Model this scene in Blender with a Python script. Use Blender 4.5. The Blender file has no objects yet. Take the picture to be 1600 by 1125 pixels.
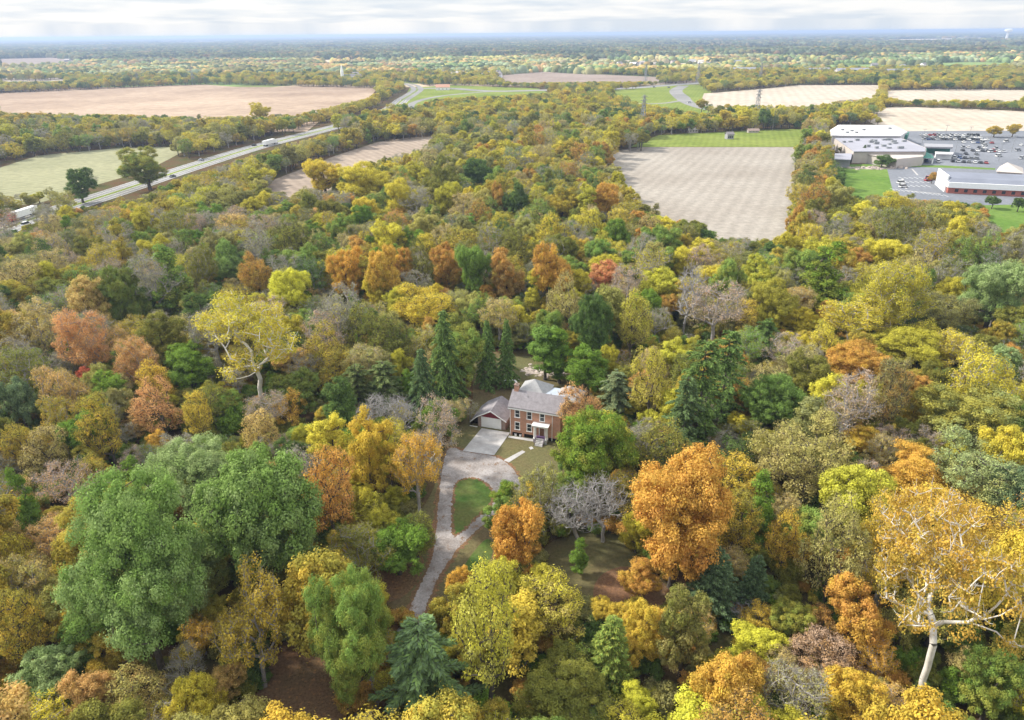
import bpy, math, random
import numpy as np
from mathutils import Vector, Matrix

SC = bpy.context.scene
COL = SC.collection
R = math.radians
# ------------------------------------------------------------------ camera
CAM_F, CAM_H, ROLL, PITCH = 1080.0, 75.0, R(0.5), math.atan((562.5 - 52) / 1080.0)
cam = bpy.data.cameras.new('camera')
cam.sensor_width = 36; cam.lens = 36 * CAM_F / 1600
cam.clip_start = 0.5; cam.clip_end = 90000
camo = bpy.data.objects.new('camera', cam); COL.objects.link(camo)
camo.matrix_world = (Matrix.Translation((0, 0, CAM_H)) @ Matrix.Rotation(math.pi / 2 - PITCH, 4, 'X')
                     @ Matrix.Rotation(-ROLL, 4, 'Z'))
SC.camera = camo
# ------------------------------------------------------------------ sky, sun, exposure
SUN_EL, SUN_AZ = R(38), R(-72)          # azimuth from +Y, negative = to the left
world = bpy.data.worlds.new('World'); SC.world = world; world.use_nodes = True
nt = world.node_tree; nt.nodes.clear()
def N(t, k, **kw):
    n = t.nodes.new(k)
    for a, b in kw.items():
        if a.startswith('i_'):
            n.inputs[a[2:].replace('_', ' ')].default_value = b
        else: setattr(n, a, b)
    return n
out = N(nt, 'ShaderNodeOutputWorld')
sky = N(nt, 'ShaderNodeTexSky', sky_type='NISHITA', sun_disc=False, sun_elevation=SUN_EL, sun_rotation=SUN_AZ,
        altitude=100, air_density=1.0, dust_density=1.5, ozone_density=1.0)
bg1 = N(nt, 'ShaderNodeBackground'); bg1.inputs[1].default_value = 0.12
nt.links.new(sky.outputs[0], bg1.inputs[0])
tc = N(nt, 'ShaderNodeTexCoord'); sep = N(nt, 'ShaderNodeSeparateXYZ')
nt.links.new(tc.outputs['Generated'], sep.inputs[0])
mx = N(nt, 'ShaderNodeMath', operation='MAXIMUM'); mx.inputs[1].default_value = 0.012
nt.links.new(sep.outputs[2], mx.inputs[0])
ad = N(nt, 'ShaderNodeMath', operation='ADD'); ad.inputs[1].default_value = 0.085
nt.links.new(mx.outputs[0], ad.inputs[0])
dx = N(nt, 'ShaderNodeMath', operation='DIVIDE'); dy = N(nt, 'ShaderNodeMath', operation='DIVIDE')
for d, k in ((dx, 0), (dy, 1)):
    nt.links.new(sep.outputs[k], d.inputs[0]); nt.links.new(ad.outputs[0], d.inputs[1])
cb = N(nt, 'ShaderNodeCombineXYZ'); nt.links.new(dx.outputs[0], cb.inputs[0]); nt.links.new(dy.outputs[0], cb.inputs[1])
mp = N(nt, 'ShaderNodeMapping'); mp.inputs['Scale'].default_value = (1.1, 1.1, 1); mp.inputs['Location'].default_value = (3.2, 1.7, 0)
nt.links.new(cb.outputs[0], mp.inputs[0])
n1 = N(nt, 'ShaderNodeTexNoise', i_Scale=0.9, i_Detail=5.0, i_Roughness=0.5)
nt.links.new(mp.outputs[0], n1.inputs['Vector'])
rp = N(nt, 'ShaderNodeValToRGB')                       # cloud brightness
rp.color_ramp.elements[0].position = 0.38; rp.color_ramp.elements[0].color = (0.72, 0.79, 0.88, 1)
rp.color_ramp.elements[1].position = 0.58; rp.color_ramp.elements[1].color = (0.99, 0.985, 0.98, 1)
nt.links.new(n1.outputs[0], rp.inputs[0])
bg2 = N(nt, 'ShaderNodeBackground')
el = N(nt, 'ShaderNodeMapRange'); el.inputs[1].default_value = 0.06; el.inputs[2].default_value = 0.55
el.inputs[3].default_value = 0.73; el.inputs[4].default_value = 1.2          # overcast sky: brighter overhead
nt.links.new(sep.outputs[2], el.inputs[0]); nt.links.new(el.outputs[0], bg2.inputs[1])
nt.links.new(rp.outputs[0], bg2.inputs[0])
mxs = N(nt, 'ShaderNodeMixShader'); mxs.inputs[0].default_value = 0.90
nt.links.new(bg1.outputs[0], mxs.inputs[1]); nt.links.new(bg2.outputs[0], mxs.inputs[2])
nt.links.new(mxs.outputs[0], out.inputs['Surface'])
sun = bpy.data.lights.new('sun', 'SUN'); sun.energy = 4.6; sun.angle = R(5); sun.color = (1, 0.94, 0.84)
suno = bpy.data.objects.new('sun', sun); COL.objects.link(suno)
sd = Vector((math.sin(SUN_AZ) * math.cos(SUN_EL), math.cos(SUN_AZ) * math.cos(SUN_EL), math.sin(SUN_EL)))
suno.rotation_euler = sd.to_track_quat('Z', 'Y').to_euler(); suno.location = sd * 300
SC.view_settings.view_transform = 'Standard'; SC.view_settings.look = 'None'
SC.view_settings.exposure = 0.55; SC.view_settings.gamma = 1.0
SC.render.engine = 'CYCLES'
cy = SC.cycles
cy.max_bounces = 5; cy.diffuse_bounces = 3; cy.glossy_bounces = 1; cy.transmission_bounces = 2
cy.volume_bounces = 0; cy.transparent_max_bounces = 4; cy.use_denoising = True
cy.sample_clamp_indirect = 4.0

# ------------------------------------------------------------------ helpers
def G(px, py, z=0.0):
    """the point of the level plane z that stands at photograph pixel (px, py)"""
    x = (px - 800) / CAM_F; y = -(py - 562.5) / CAM_F
    c, s = math.cos(ROLL), math.sin(ROLL)
    x, y = x * c + y * s, -x * s + y * c
    cp, sp = math.cos(PITCH), math.sin(PITCH)
    dx, dy, dz = x, cp + y * sp, -sp + y * cp
    t = (z - CAM_H) / dz
    return (dx * t, dy * t, z)
def PX(p):
    """numpy points (n,3) -> photograph pixels and depth"""
    p = np.atleast_2d(np.asarray(p, float)); X = p[:, 0]; Y = p[:, 1]; Z = p[:, 2] - CAM_H
    cp, sp = math.cos(PITCH), math.sin(PITCH)
    d = Y * cp - Z * sp; u = Y * sp + Z * cp
    d = np.where(d > 0.1, d, 0.1); x = X / d; y = u / d
    c, s = math.cos(ROLL), math.sin(ROLL)
    x, y = x * c - y * s, x * s + y * c
    return 800 + CAM_F * x, 562.5 - CAM_F * y, d
def lin(c):
    return tuple(((v / 255) / 12.92 if v / 255 <= 0.04045 else ((v / 255 + 0.055) / 1.055) ** 2.4) for v in c)
def inpoly(px, py, poly):
    px = np.atleast_1d(np.asarray(px, float)); py = np.atleast_1d(np.asarray(py, float))
    r = np.zeros(px.shape, bool); n = len(poly)
    for i in range(n):
        x1, y1 = poly[i][:2]; x2, y2 = poly[(i + 1) % n][:2]
        if y1 == y2: continue
        c = ((y1 > py) != (y2 > py)) & (px < (x2 - x1) * (py - y1) / (y2 - y1) + x1)
        r ^= c
    return r
def inp(x, y, poly):
    r = False; n = len(poly); x1, y1 = poly[-1][:2]
    for q in poly:
        x2, y2 = q[0], q[1]
        if (y1 > y) != (y2 > y) and x < (x2 - x1) * (y - y1) / (y2 - y1) + x1: r = not r
        x1, y1 = x2, y2
    return r
class Area:
    """polygon with its bounding box, for quick tests"""
    def __init__(s, poly): s.p = poly; s.a = min(q[0] for q in poly); s.b = max(q[0] for q in poly); s.c = min(q[1] for q in poly); s.d = max(q[1] for q in poly)
    def has(s, x, y): return s.a < x < s.b and s.c < y < s.d and inp(x, y, s.p)
def tag(o, label=None, cat=None, group=None, kind=None):
    if label: o['label'] = label
    if cat: o['category'] = cat
    if group: o['group'] = group
    if kind: o['kind'] = kind
    return o
def link(name, me, parent=None, loc=None):
    o = bpy.data.objects.new(name, me); COL.objects.link(o)
    if parent: o.parent = parent
    if loc is not None: o.location = loc
    return o
def empty(name, loc, rz=0.0):
    o = bpy.data.objects.new(name, None); COL.objects.link(o)
    o.empty_display_size = 0.5; o.location = loc; o.rotation_euler = (0, 0, rz)
    return o
def quadmesh(name, V, Q, mat, attrs=None, smooth=False):
    me = bpy.data.meshes.new(name); V = np.asarray(V, np.float32); Q = np.asarray(Q, np.int32)
    me.vertices.add(len(V)); me.vertices.foreach_set('co', V.ravel())
    me.loops.add(Q.size); me.loops.foreach_set('vertex_index', Q.ravel())
    me.polygons.add(len(Q)); me.polygons.foreach_set('loop_start', np.arange(0, Q.size, 4, dtype=np.int32))
    me.update(calc_edges=True)
    for k, a in (attrs or {}).items():
        a = np.asarray(a, np.float32)
        if a.ndim == 1:
            at = me.attributes.new(k, 'FLOAT', 'FACE'); at.data.foreach_set('value', a)
        else:
            at = me.attributes.new(k, 'FLOAT_COLOR', 'FACE')
            at.data.foreach_set('color', np.concatenate([a, np.ones((len(a), 1), np.float32)], 1).ravel())
    if smooth: me.polygons.foreach_set('use_smooth', np.ones(len(Q), bool))
    me.materials.append(mat)
    return me
class MB:
    """collects boxes, prisms and polygons for ONE mesh"""
    def __init__(s): s.v = []; s.f = []
    def poly(s, pts):
        i = len(s.v); s.v += [tuple(p) for p in pts]; s.f.append(tuple(range(i, i + len(pts)))); return s
    def box(s, x0, x1, y0, y1, z0, z1):
        i = len(s.v)
        s.v += [(x0, y0, z0), (x1, y0, z0), (x1, y1, z0), (x0, y1, z0), (x0, y0, z1), (x1, y0, z1), (x1, y1, z1), (x0, y1, z1)]
        s.f += [tuple(i + k for k in q) for q in ((3, 2, 1, 0), (4, 5, 6, 7), (0, 1, 5, 4), (1, 2, 6, 5), (2, 3, 7, 6), (3, 0, 4, 7))]
        return s
    def solid(s, bot, top):
        """two loops of equal length: bottom and top"""
        n = len(bot); i = len(s.v); s.v += [tuple(p) for p in bot] + [tuple(p) for p in top]
        s.f.append(tuple(i + k for k in reversed(range(n)))); s.f.append(tuple(i + n + k for k in range(n)))
        for k in range(n): s.f.append((i + k, i + (k + 1) % n, i + n + (k + 1) % n, i + n + k))
        return s
    def cyl(s, x, y, z0, z1, r0, r1=None, n=10):
        r1 = r0 if r1 is None else r1
        a = [2 * math.pi * k / n for k in range(n)]
        return s.solid([(x + r0 * math.cos(t), y + r0 * math.sin(t), z0) for t in a],
                       [(x + r1 * math.cos(t), y + r1 * math.sin(t), z1) for t in a])
    def bar(s, p, q, w):
        p = Vector(p); q = Vector(q); d = (q - p).normalized()
        u = d.cross(Vector((0, 0, 1))) if abs(d.z) < 0.95 else d.cross(Vector((1, 0, 0)))
        u.normalize(); v = d.cross(u); u *= w / 2; v *= w / 2
        return s.solid([p - u - v, p - u + v, p + u + v, p + u - v], [q - u - v, q - u + v, q + u + v, q + u - v])
    def mesh(s, name, mat):
        me = bpy.data.meshes.new(name); me.from_pydata(s.v, [], s.f); me.materials.append(mat); me.update(); return me
    def build(s, name, mat, parent=None, loc=None):
        return link(name, s.mesh(name, mat), parent, loc)

# ------------------------------------------------------------------ materials
def newmat(name):
    m = bpy.data.materials.new(name); m.use_nodes = True; t = m.node_tree; t.nodes.clear()
    o = N(t, 'ShaderNodeOutputMaterial'); return m, t, o
def simple(name, c, rough=0.85, var=0.0, scale=2.0, metal=0.0, spec=0.3):
    m, t, o = newmat(name); b = N(t, 'ShaderNodeBsdfPrincipled'); b.inputs['Roughness'].default_value = rough
    b.inputs['Metallic'].default_value = metal; b.inputs['Specular IOR Level'].default_value = spec
    b.inputs['Base Color'].default_value = (*c, 1)
    if var > 0:
        tc = N(t, 'ShaderNodeTexCoord'); n = N(t, 'ShaderNodeTexNoise', i_Scale=scale, i_Detail=6.0, i_Roughness=0.65)
        t.links.new(tc.outputs['Object'], n.inputs['Vector'])
        r = N(t, 'ShaderNodeValToRGB'); r.color_ramp.elements[0].position = 0.3; r.color_ramp.elements[1].position = 0.7
        r.color_ramp.elements[0].color = (*[v * (1 - var) for v in c], 1); r.color_ramp.elements[1].color = (*[min(1, v * (1 + var)) for v in c], 1)
        t.links.new(n.outputs[0], r.inputs[0]); t.links.new(r.outputs[0], b.inputs['Base Color'])
    t.links.new(b.outputs[0], o.inputs[0]); return m
def leafmat(name, trans=0.36):
    m, t, o = newmat(name)
    a = N(t, 'ShaderNodeAttribute', attribute_type='INSTANCER', attribute_name='tint')
    a2 = N(t, 'ShaderNodeAttribute', attribute_type='INSTANCER', attribute_name='tint_b')
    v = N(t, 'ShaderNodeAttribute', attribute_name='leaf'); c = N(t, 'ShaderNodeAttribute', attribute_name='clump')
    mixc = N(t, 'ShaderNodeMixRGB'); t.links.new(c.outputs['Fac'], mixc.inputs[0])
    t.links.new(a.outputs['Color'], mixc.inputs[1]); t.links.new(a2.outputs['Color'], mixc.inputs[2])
    mr = N(t, 'ShaderNodeMapRange'); mr.inputs[3].default_value = 0.62; mr.inputs[4].default_value = 1.38
    t.links.new(v.outputs['Fac'], mr.inputs[0])
    vm = N(t, 'ShaderNodeVectorMath', operation='SCALE'); t.links.new(mixc.outputs[0], vm.inputs[0]); t.links.new(mr.outputs[0], vm.inputs['Scale'])
    d = N(t, 'ShaderNodeBsdfDiffuse'); tr = N(t, 'ShaderNodeBsdfTranslucent')
    t.links.new(vm.outputs[0], d.inputs[0]); t.links.new(vm.outputs[0], tr.inputs[0])
    ms = N(t, 'ShaderNodeMixShader'); ms.inputs[0].default_value = trans
    t.links.new(d.outputs[0], ms.inputs[1]); t.links.new(tr.outputs[0], ms.inputs[2]); t.links.new(ms.outputs[0], o.inputs[0])
    return m
LEAF = leafmat('leaf'); NEEDLE = leafmat('needle', 0.2)
BARK = simple('bark', (0.10, 0.085, 0.07), 0.95, 0.45, 1.5)
BARK_GREY = simple('grey_bark', (0.30, 0.28, 0.27), 0.95, 0.3, 1.5)
BARK_PALE = simple('pale_sycamore_bark', (0.62, 0.59, 0.53), 0.9, 0.30, 0.9)

BARK_PALE2 = simple('bleached_bark', (0.33, 0.315, 0.30), 0.95, 0.25, 1.5)
def ground_mat():
    """forest floor near by, farmland pattern in the distance"""
    m, t, o = newmat('ground'); b = N(t, 'ShaderNodeBsdfDiffuse')
    tc = N(t, 'ShaderNodeTexCoord')
    n1 = N(t, 'ShaderNodeTexNoise', i_Scale=0.06, i_Detail=8.0, i_Roughness=0.7); t.links.new(tc.outputs['Object'], n1.inputs[0])
    r1 = N(t, 'ShaderNodeValToRGB'); e = r1.color_ramp.elements
    e[0].position = 0.35; e[0].color = (0.115, 0.060, 0.032, 1); e[1].position = 0.62; e[1].color = (0.075, 0.080, 0.028, 1)
    x = r1.color_ramp.elements.new(0.5); x.color = (0.10, 0.075, 0.038, 1)
    t.links.new(n1.outputs[0], r1.inputs[0])
    n2 = N(t, 'ShaderNodeTexNoise', i_Scale=1.6, i_Detail=6.0, i_Roughness=0.8); t.links.new(tc.outputs['Object'], n2.inputs[0])
    mr = N(t, 'ShaderNodeMapRange'); mr.inputs[1].default_value = 0.3; mr.inputs[2].default_value = 0.7
    mr.inputs[3].default_value = 0.55; mr.inputs[4].default_value = 1.5; t.links.new(n2.outputs[0], mr.inputs[0])
    vm = N(t, 'ShaderNodeVectorMath', operation='SCALE'); t.links.new(r1.outputs[0], vm.inputs[0]); t.links.new(mr.outputs[0], vm.inputs['Scale'])
    mp = N(t, 'ShaderNodeMapping'); mp.inputs['Scale'].default_value = (1 / 520., 1 / 330., 1); mp.inputs['Rotation'].default_value = (0, 0, 0.25)
    t.links.new(tc.outputs['Object'], mp.inputs[0])
    vo = N(t, 'ShaderNodeTexVoronoi', distance='CHEBYCHEV', i_Scale=1.0, i_Randomness=0.75); t.links.new(mp.outputs[0], vo.inputs['Vector'])
    sp = N(t, 'ShaderNodeSeparateColor'); t.links.new(vo.outputs['Color'], sp.inputs[0])
    r2 = N(t, 'ShaderNodeValToRGB'); r2.color_ramp.interpolation = 'CONSTANT'; e = r2.color_ramp.elements
    e[0].position = 0; e[0].color = (0.50, 0.40, 0.28, 1); e[1].position = 0.2; e[1].color = (0.16, 0.19, 0.06, 1)
    for p, c in ((0.4, (0.62, 0.52, 0.38, 1)), (0.6, (0.26, 0.18, 0.12, 1)), (0.72, (0.20, 0.27, 0.09, 1)), (0.86, (0.42, 0.34, 0.22, 1))):
        x = e.new(p); x.color = c
    t.links.new(sp.outputs[0], r2.inputs[0])
    gm = N(t, 'ShaderNodeSeparateXYZ'); t.links.new(tc.outputs['Object'], gm.inputs[0])
    mk = N(t, 'ShaderNodeMapRange'); mk.inputs[1].default_value = 1150; mk.inputs[2].default_value = 1180; t.links.new(gm.outputs[1], mk.inputs[0])
    mi = N(t, 'ShaderNodeMixRGB'); t.links.new(mk.outputs[0], mi.inputs[0]); t.links.new(vm.outputs[0], mi.inputs[1]); t.links.new(r2.outputs[0], mi.inputs[2])
    t.links.new(mi.outputs[0], b.inputs[0]); t.links.new(b.outputs[0], o.inputs[0]); return m
def field_mat(name, c0, c1, big=0.01, fine=0.5, stripes=None, stripe_amt=0.25, amp=.22, spots=None):
    m, t, o = newmat(name); b = N(t, 'ShaderNodeBsdfDiffuse'); tc = N(t, 'ShaderNodeTexCoord')
    n = N(t, 'ShaderNodeTexNoise', i_Scale=big, i_Detail=6.0, i_Roughness=0.6); t.links.new(tc.outputs['Object'], n.inputs[0])
    r = N(t, 'ShaderNodeValToRGB'); e = r.color_ramp.elements
    e[0].position = 0.36; e[0].color = (*c0, 1); e[1].position = 0.62; e[1].color = (*c1, 1); t.links.new(n.outputs[0], r.inputs[0])
    n2 = N(t, 'ShaderNodeTexNoise', i_Scale=fine, i_Detail=5.0, i_Roughness=0.75); t.links.new(tc.outputs['Object'], n2.inputs[0])
    mr = N(t, 'ShaderNodeMapRange'); mr.inputs[1].default_value = 0.3; mr.inputs[2].default_value = 0.7; mr.inputs[3].default_value = 1 - amp; mr.inputs[4].default_value = 1 + amp
    t.links.new(n2.outputs[0], mr.inputs[0])
    vm = N(t, 'ShaderNodeVectorMath', operation='SCALE'); t.links.new(r.outputs[0], vm.inputs[0]); t.links.new(mr.outputs[0], vm.inputs['Scale'])
    last = vm.outputs[0]
    if spots:                                   # fallen leaves lying in drifts
        sc, th, colr = spots
        na = N(t, 'ShaderNodeTexNoise', i_Scale=sc, i_Detail=9.0, i_Roughness=0.8); t.links.new(tc.outputs['Object'], na.inputs[0])
        ma = N(t, 'ShaderNodeMapRange'); ma.inputs[1].default_value = th; ma.inputs[2].default_value = th + .05; t.links.new(na.outputs[0], ma.inputs[0])
        mi = N(t, 'ShaderNodeMixRGB'); mi.inputs[2].default_value = (*colr, 1); t.links.new(ma.outputs[0], mi.inputs[0]); t.links.new(last, mi.inputs[1]); last = mi.outputs[0]
    if stripes:
        ang, sc, dist = stripes
        mp = N(t, 'ShaderNodeMapping'); mp.inputs['Rotation'].default_value = (0, 0, ang); t.links.new(tc.outputs['Object'], mp.inputs[0])
        w = N(t, 'ShaderNodeTexWave', wave_type='BANDS', bands_direction='X'); w.inputs['Scale'].default_value = sc
        w.inputs['Distortion'].default_value = dist; w.inputs['Detail'].default_value = 3; w.inputs['Detail Scale'].default_value = 0.02
        t.links.new(mp.outputs[0], w.inputs[0])
        m2 = N(t, 'ShaderNodeMapRange'); m2.inputs[3].default_value = 1 - stripe_amt; m2.inputs[4].default_value = 1 + stripe_amt * 0.6; t.links.new(w.outputs['Fac'], m2.inputs[0])
        v2 = N(t, 'ShaderNodeVectorMath', operation='SCALE'); t.links.new(last, v2.inputs[0]); t.links.new(m2.outputs[0], v2.inputs['Scale']); last = v2.outputs[0]
    t.links.new(last, b.inputs[0]); t.links.new(b.outputs[0], o.inputs[0]); return m
def brick_mat(name, c1, c2, mortar):
    m, t, o = newmat(name); b = N(t, 'ShaderNodeBsdfPrincipled'); b.inputs['Roughness'].default_value = 0.9
    tc = N(t, 'ShaderNodeTexCoord'); mp = N(t, 'ShaderNodeMapping'); mp.inputs['Rotation'].default_value = (math.pi / 2, 0, 0)
    t.links.new(tc.outputs['Object'], mp.inputs[0])
    br = N(t, 'ShaderNodeTexBrick'); br.inputs['Scale'].default_value = 1.0; br.inputs['Brick Width'].default_value = 0.24
    br.inputs['Row Height'].default_value = 0.08; br.inputs['Mortar Size'].default_value = 0.008
    br.inputs['Color1'].default_value = (*c1, 1); br.inputs['Color2'].default_value = (*c2, 1); br.inputs['Mortar'].default_value = (*mortar, 1)
    t.links.new(mp.outputs[0], br.inputs[0])
    n = N(t, 'ShaderNodeTexNoise', i_Scale=1.1, i_Detail=5.0, i_Roughness=0.7); t.links.new(tc.outputs['Object'], n.inputs[0])
    mr = N(t, 'ShaderNodeMapRange'); mr.inputs[1].default_value = 0.3; mr.inputs[2].default_value = 0.7; mr.inputs[3].default_value = 0.8; mr.inputs[4].default_value = 1.2; t.links.new(n.outputs[0], mr.inputs[0])
    vm = N(t, 'ShaderNodeVectorMath', operation='SCALE'); t.links.new(br.outputs[0], vm.inputs[0]); t.links.new(mr.outputs[0], vm.inputs['Scale'])
    t.links.new(vm.outputs[0], b.inputs['Base Color']); t.links.new(b.outputs[0], o.inputs[0]); return m

M = dict(
    white=simple('white_paint', (0.82, 0.82, 0.81), 0.6, 0.06, 1.0), glass=simple('dark_glass', (0.02, 0.025, 0.03), 0.15, spec=0.6),
    brick=brick_mat('house_brick', (0.54, 0.25, 0.15), (0.44, 0.205, 0.125), (0.42, 0.34, 0.28)),
    old_brick=brick_mat('garage_brick', (0.30, 0.20, 0.16), (0.22, 0.15, 0.12), (0.36, 0.31, 0.27)),
    shingle=simple('shingle_roof', (0.215, 0.20, 0.21), 0.9, 0.22, 1.4), shingle_light=simple('pale_shingle_roof', (0.31, 0.31, 0.31), 0.9, 0.16, 1.2),
    blue_roof=simple('metal_roof', (0.36, 0.40, 0.45), 0.6, 0.1, 0.6), maroon=simple('maroon_siding', (0.19, 0.025, 0.035), 0.7, 0.15, 3),
    dark=simple('dark_void', (0.018, 0.014, 0.012), 1.0), wood=simple('brown_door', (0.20, 0.10, 0.06), 0.6, 0.2, 3),
    concrete=field_mat('concrete', (0.34, 0.325, 0.315), (0.46, 0.45, 0.44), 0.35, 2.0, amp=.12), purple=simple('purple_rail', (0.11, 0.06, 0.14), 0.7),
    gravel=field_mat('gravel', (0.20, 0.175, 0.16), (0.34, 0.315, 0.305), 0.25, 3.0, amp=.3, spots=(.55, .56, (.185, .125, .085))), chalk=simple('pale_rubble', (0.40, 0.34, 0.295), 0.95, 0.3, 0.9),
    lawn=field_mat('lawn', (0.135, 0.105, 0.055), (0.125, 0.125, 0.055), 0.06, 1.8, amp=.3, spots=(1.3, .60, (.25, .16, .085))), island=field_mat('island_grass', (0.070, 0.135, 0.030), (0.115, 0.125, 0.042), 0.14, 2.0, amp=.3, spots=(1.2, .62, (.22, .14, .06))),
    litter=field_mat('leaf_litter', (0.19, 0.105, 0.062), (0.145, 0.10, 0.055), 0.10, 3.0, amp=.45, spots=(1.6, .55, (.30, .16, .07))),
    tan=field_mat('tan_field', (0.26, 0.19, 0.14), (0.43, 0.33, 0.245), 0.004, 0.08, (1.35, 0.02, 4), 0.08),
    grey_tan=field_mat('stubble_field', (0.265, 0.235, 0.20), (0.335, 0.305, 0.265), 0.012, 0.35, (R(24), 0.05, 1.6), 0.07),
    pale_green=field_mat('pale_green_field', (0.245, 0.245, 0.147), (0.294, 0.287, 0.175), 0.012, 0.2, (0.9, 0.05, 4), 0.07),
    narrow=field_mat('narrow_field', (0.272, 0.218, 0.173), (0.326, 0.265, 0.211), 0.012, 0.2, (-0.5, 0.06, 4), 0.1),
    pale=field_mat('pale_field', (0.408, 0.348, 0.276), (0.468, 0.408, 0.336), 0.008, 0.1, (0.3, 0.03, 3), 0.06),
    brown=field_mat('brown_field', (0.238, 0.189, 0.158), (0.294, 0.238, 0.203), 0.008, 0.1),
    meadow=field_mat('meadow', (0.144, 0.187, 0.040), (0.202, 0.238, 0.058), 0.02, 0.2, (0.3, 0.07, 2), 0.08),
    green=field_mat('mown_grass', (0.092, 0.168, 0.032), (0.136, 0.208, 0.048), 0.03, 0.3),
    asphalt=field_mat('asphalt', (0.16, 0.17, 0.19), (0.21, 0.22, 0.245), 0.02, 0.5), road=field_mat('concrete_road', (0.20, 0.197, 0.19), (0.27, 0.264, 0.255), 0.02, 0.4),
    paint=simple('road_paint', (0.75, 0.75, 0.73), 0.8), flat_grey=simple('grey_membrane_roof', (0.30, 0.30, 0.34), 0.9, 0.12, 0.06),
    flat_white=simple('white_membrane_roof', (0.62, 0.60, 0.595), 0.8, 0.05, 0.1), beige=simple('beige_wall', (0.48, 0.43, 0.39), 0.9, 0.08, 0.2),
    green_roof=simple('green_metal', (0.05, 0.20, 0.15), 0.6, 0.1, 0.5), red_brick=simple('red_brick', (0.36, 0.12, 0.09), 0.9, 0.15, 0.3),
    slate=simple('blue_grey_roof', (0.19, 0.205, 0.25), 0.85, 0.12, 0.1), steel=simple('galvanised_steel', (0.24, 0.25, 0.26), 0.5, 0.1, 1.0),
    tyre=simple('rubber', (0.02, 0.02, 0.02), 0.9), grey=simple('grey_siding', (0.30, 0.30, 0.32), 0.8, 0.1, 0.5), log=simple('log', (0.24, 0.20, 0.165), 0.95, 0.4, 2.0),
    far_roof=simple('far_roof', (0.22, 0.20, 0.20), 0.9, 0.15, 0.2), tank=simple('water_tank', (0.7, 0.72, 0.75), 0.5))
GROUND = ground_mat()

# ------------------------------------------------------------------ ground, fields, roads
V = [(-40000, -400, 0), (40000, -400, 0), (40000, 40000, 0), (-40000, 40000, 0)]
tag(link('ground', quadmesh('ground', V, [(0, 1, 2, 3)], GROUND)), kind='structure')
def smooth_poly(pts, it=2):
    for _ in range(it):
        q = []
        for i in range(len(pts)):
            a = pts[i]; b = pts[(i + 1) % len(pts)]
            q += [tuple(0.75 * u + 0.25 * v for u, v in zip(a, b)), tuple(0.25 * u + 0.75 * v for u, v in zip(a, b))]
        pts = q
    return pts
def sheet(name, pxs, mat, z, smooth=0):
    p = [G(x, y)[:2] for x, y in pxs]
    if smooth: p = smooth_poly(p, smooth)
    me = MB().poly([(x, y, z) for x, y in p]).mesh(name, M[mat])
    if me.polygons[0].normal.z < 0: me.flip_normals()
    return tag(link(name, me), kind='structure')
def catmull(P, n=10):
    P = [np.array(p, float) for p in P]; Q = []
    for i in range(len(P) - 1):
        a = P[max(i - 1, 0)]; b = P[i]; c = P[i + 1]; d = P[min(i + 2, len(P) - 1)]
        for k in range(n):
            t = k / n
            Q.append(0.5 * ((2 * b) + (c - a) * t + (2 * a - 5 * b + 4 * c - d) * t * t + (3 * b - a - 3 * c + d) * t ** 3))
    Q.append(P[-1]); return Q
def ribbon(name, pxs, width, mat, z, off=0.0, dash=None, world_pts=None, kind='structure'):
    P = catmull(world_pts or [G(x, y)[:2] for x, y in pxs])
    P = np.array(P); T = np.gradient(P, axis=0); T /= np.linalg.norm(T, axis=1)[:, None]; Nn = np.stack([-T[:, 1], T[:, 0]], 1)
    w = np.interp(np.linspace(0, 1, len(P)), np.linspace(0, 1, len(width)), width) if isinstance(width, (list, tuple)) else np.full(len(P), width)
    A = P + Nn * (off + w[:, None] / 2); B = P + Nn * (off - w[:, None] / 2); n = len(P)
    V = np.concatenate([np.c_[A, np.full(n, z)], np.c_[B, np.full(n, z)]]); Q = [(i, n + i, n + i + 1, i + 1) for i in range(n - 1)]
    return tag(link(name, quadmesh(name, V, Q, M[mat])), kind=kind)

sheet('field', [(-60, 150), (0, 146), (100, 139), (170, 137), (250, 133.5), (320, 132), (370, 136), (430, 136), (520, 134), (590, 138), (578, 152), (530, 165), (480, 205), (-80, 215)], 'tan', .05)
sheet('field', [(-60, 268), (0, 262), (60, 243), (190, 231), (300, 229), (262, 250), (225, 268), (140, 292), (60, 318), (-60, 330)], 'pale_green', .05)
sheet('field', [(400, 306), (430, 280), (520, 245), (590, 222), (640, 215), (690, 213), (690, 232), (620, 262), (520, 296), (440, 330)], 'narrow', .05)
sheet('field', [(948, 238), (1000, 230), (1243, 230), (1240, 300), (1228, 425), (1090, 435), (1000, 370), (965, 300)], 'grey_tan', .05)
sheet('meadow', [(985, 229.6), (1000, 222), (1030, 211), (1150, 205), (1262, 201), (1262, 215), (1243, 229.6)], 'meadow', .06)
sheet('field', [(1100, 146), (1180, 140), (1250, 133), (1375, 133), (1372, 152), (1300, 176), (1120, 178), (1095, 160)], 'pale', .05)
sheet('field', [(1380, 141), (1480, 139), (1640, 141), (1640, 162), (1500, 164), (1380, 160)], 'pale', .05)
sheet('field', [(1350, 186), (1362, 170), (1400, 167), (1500, 169), (1640, 176), (1640, 212), (1500, 205), (1400, 212)], 'pale', .05)
sheet('field', [(745, 128), (775, 116), (850, 111), (930, 116), (1040, 121), (1100, 124), (1100, 131), (1000, 132), (800, 131)], 'brown', .05)
sheet('field', [(-40, 130), (-40, 123), (100, 121), (105, 126)], 'pale', .05)
sheet('field', [(-40, 105), (-40, 92), (85, 90), (125, 96), (110, 104)], 'brown', .05)
sheet('field', [(1330, 113), (1350, 108), (1580, 103), (1585, 109), (1440, 117)], 'pale', .05)
sheet('field', [(1220, 78.5), (1230, 76), (1400, 74.6), (1390, 77)], 'pale', .05)
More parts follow.
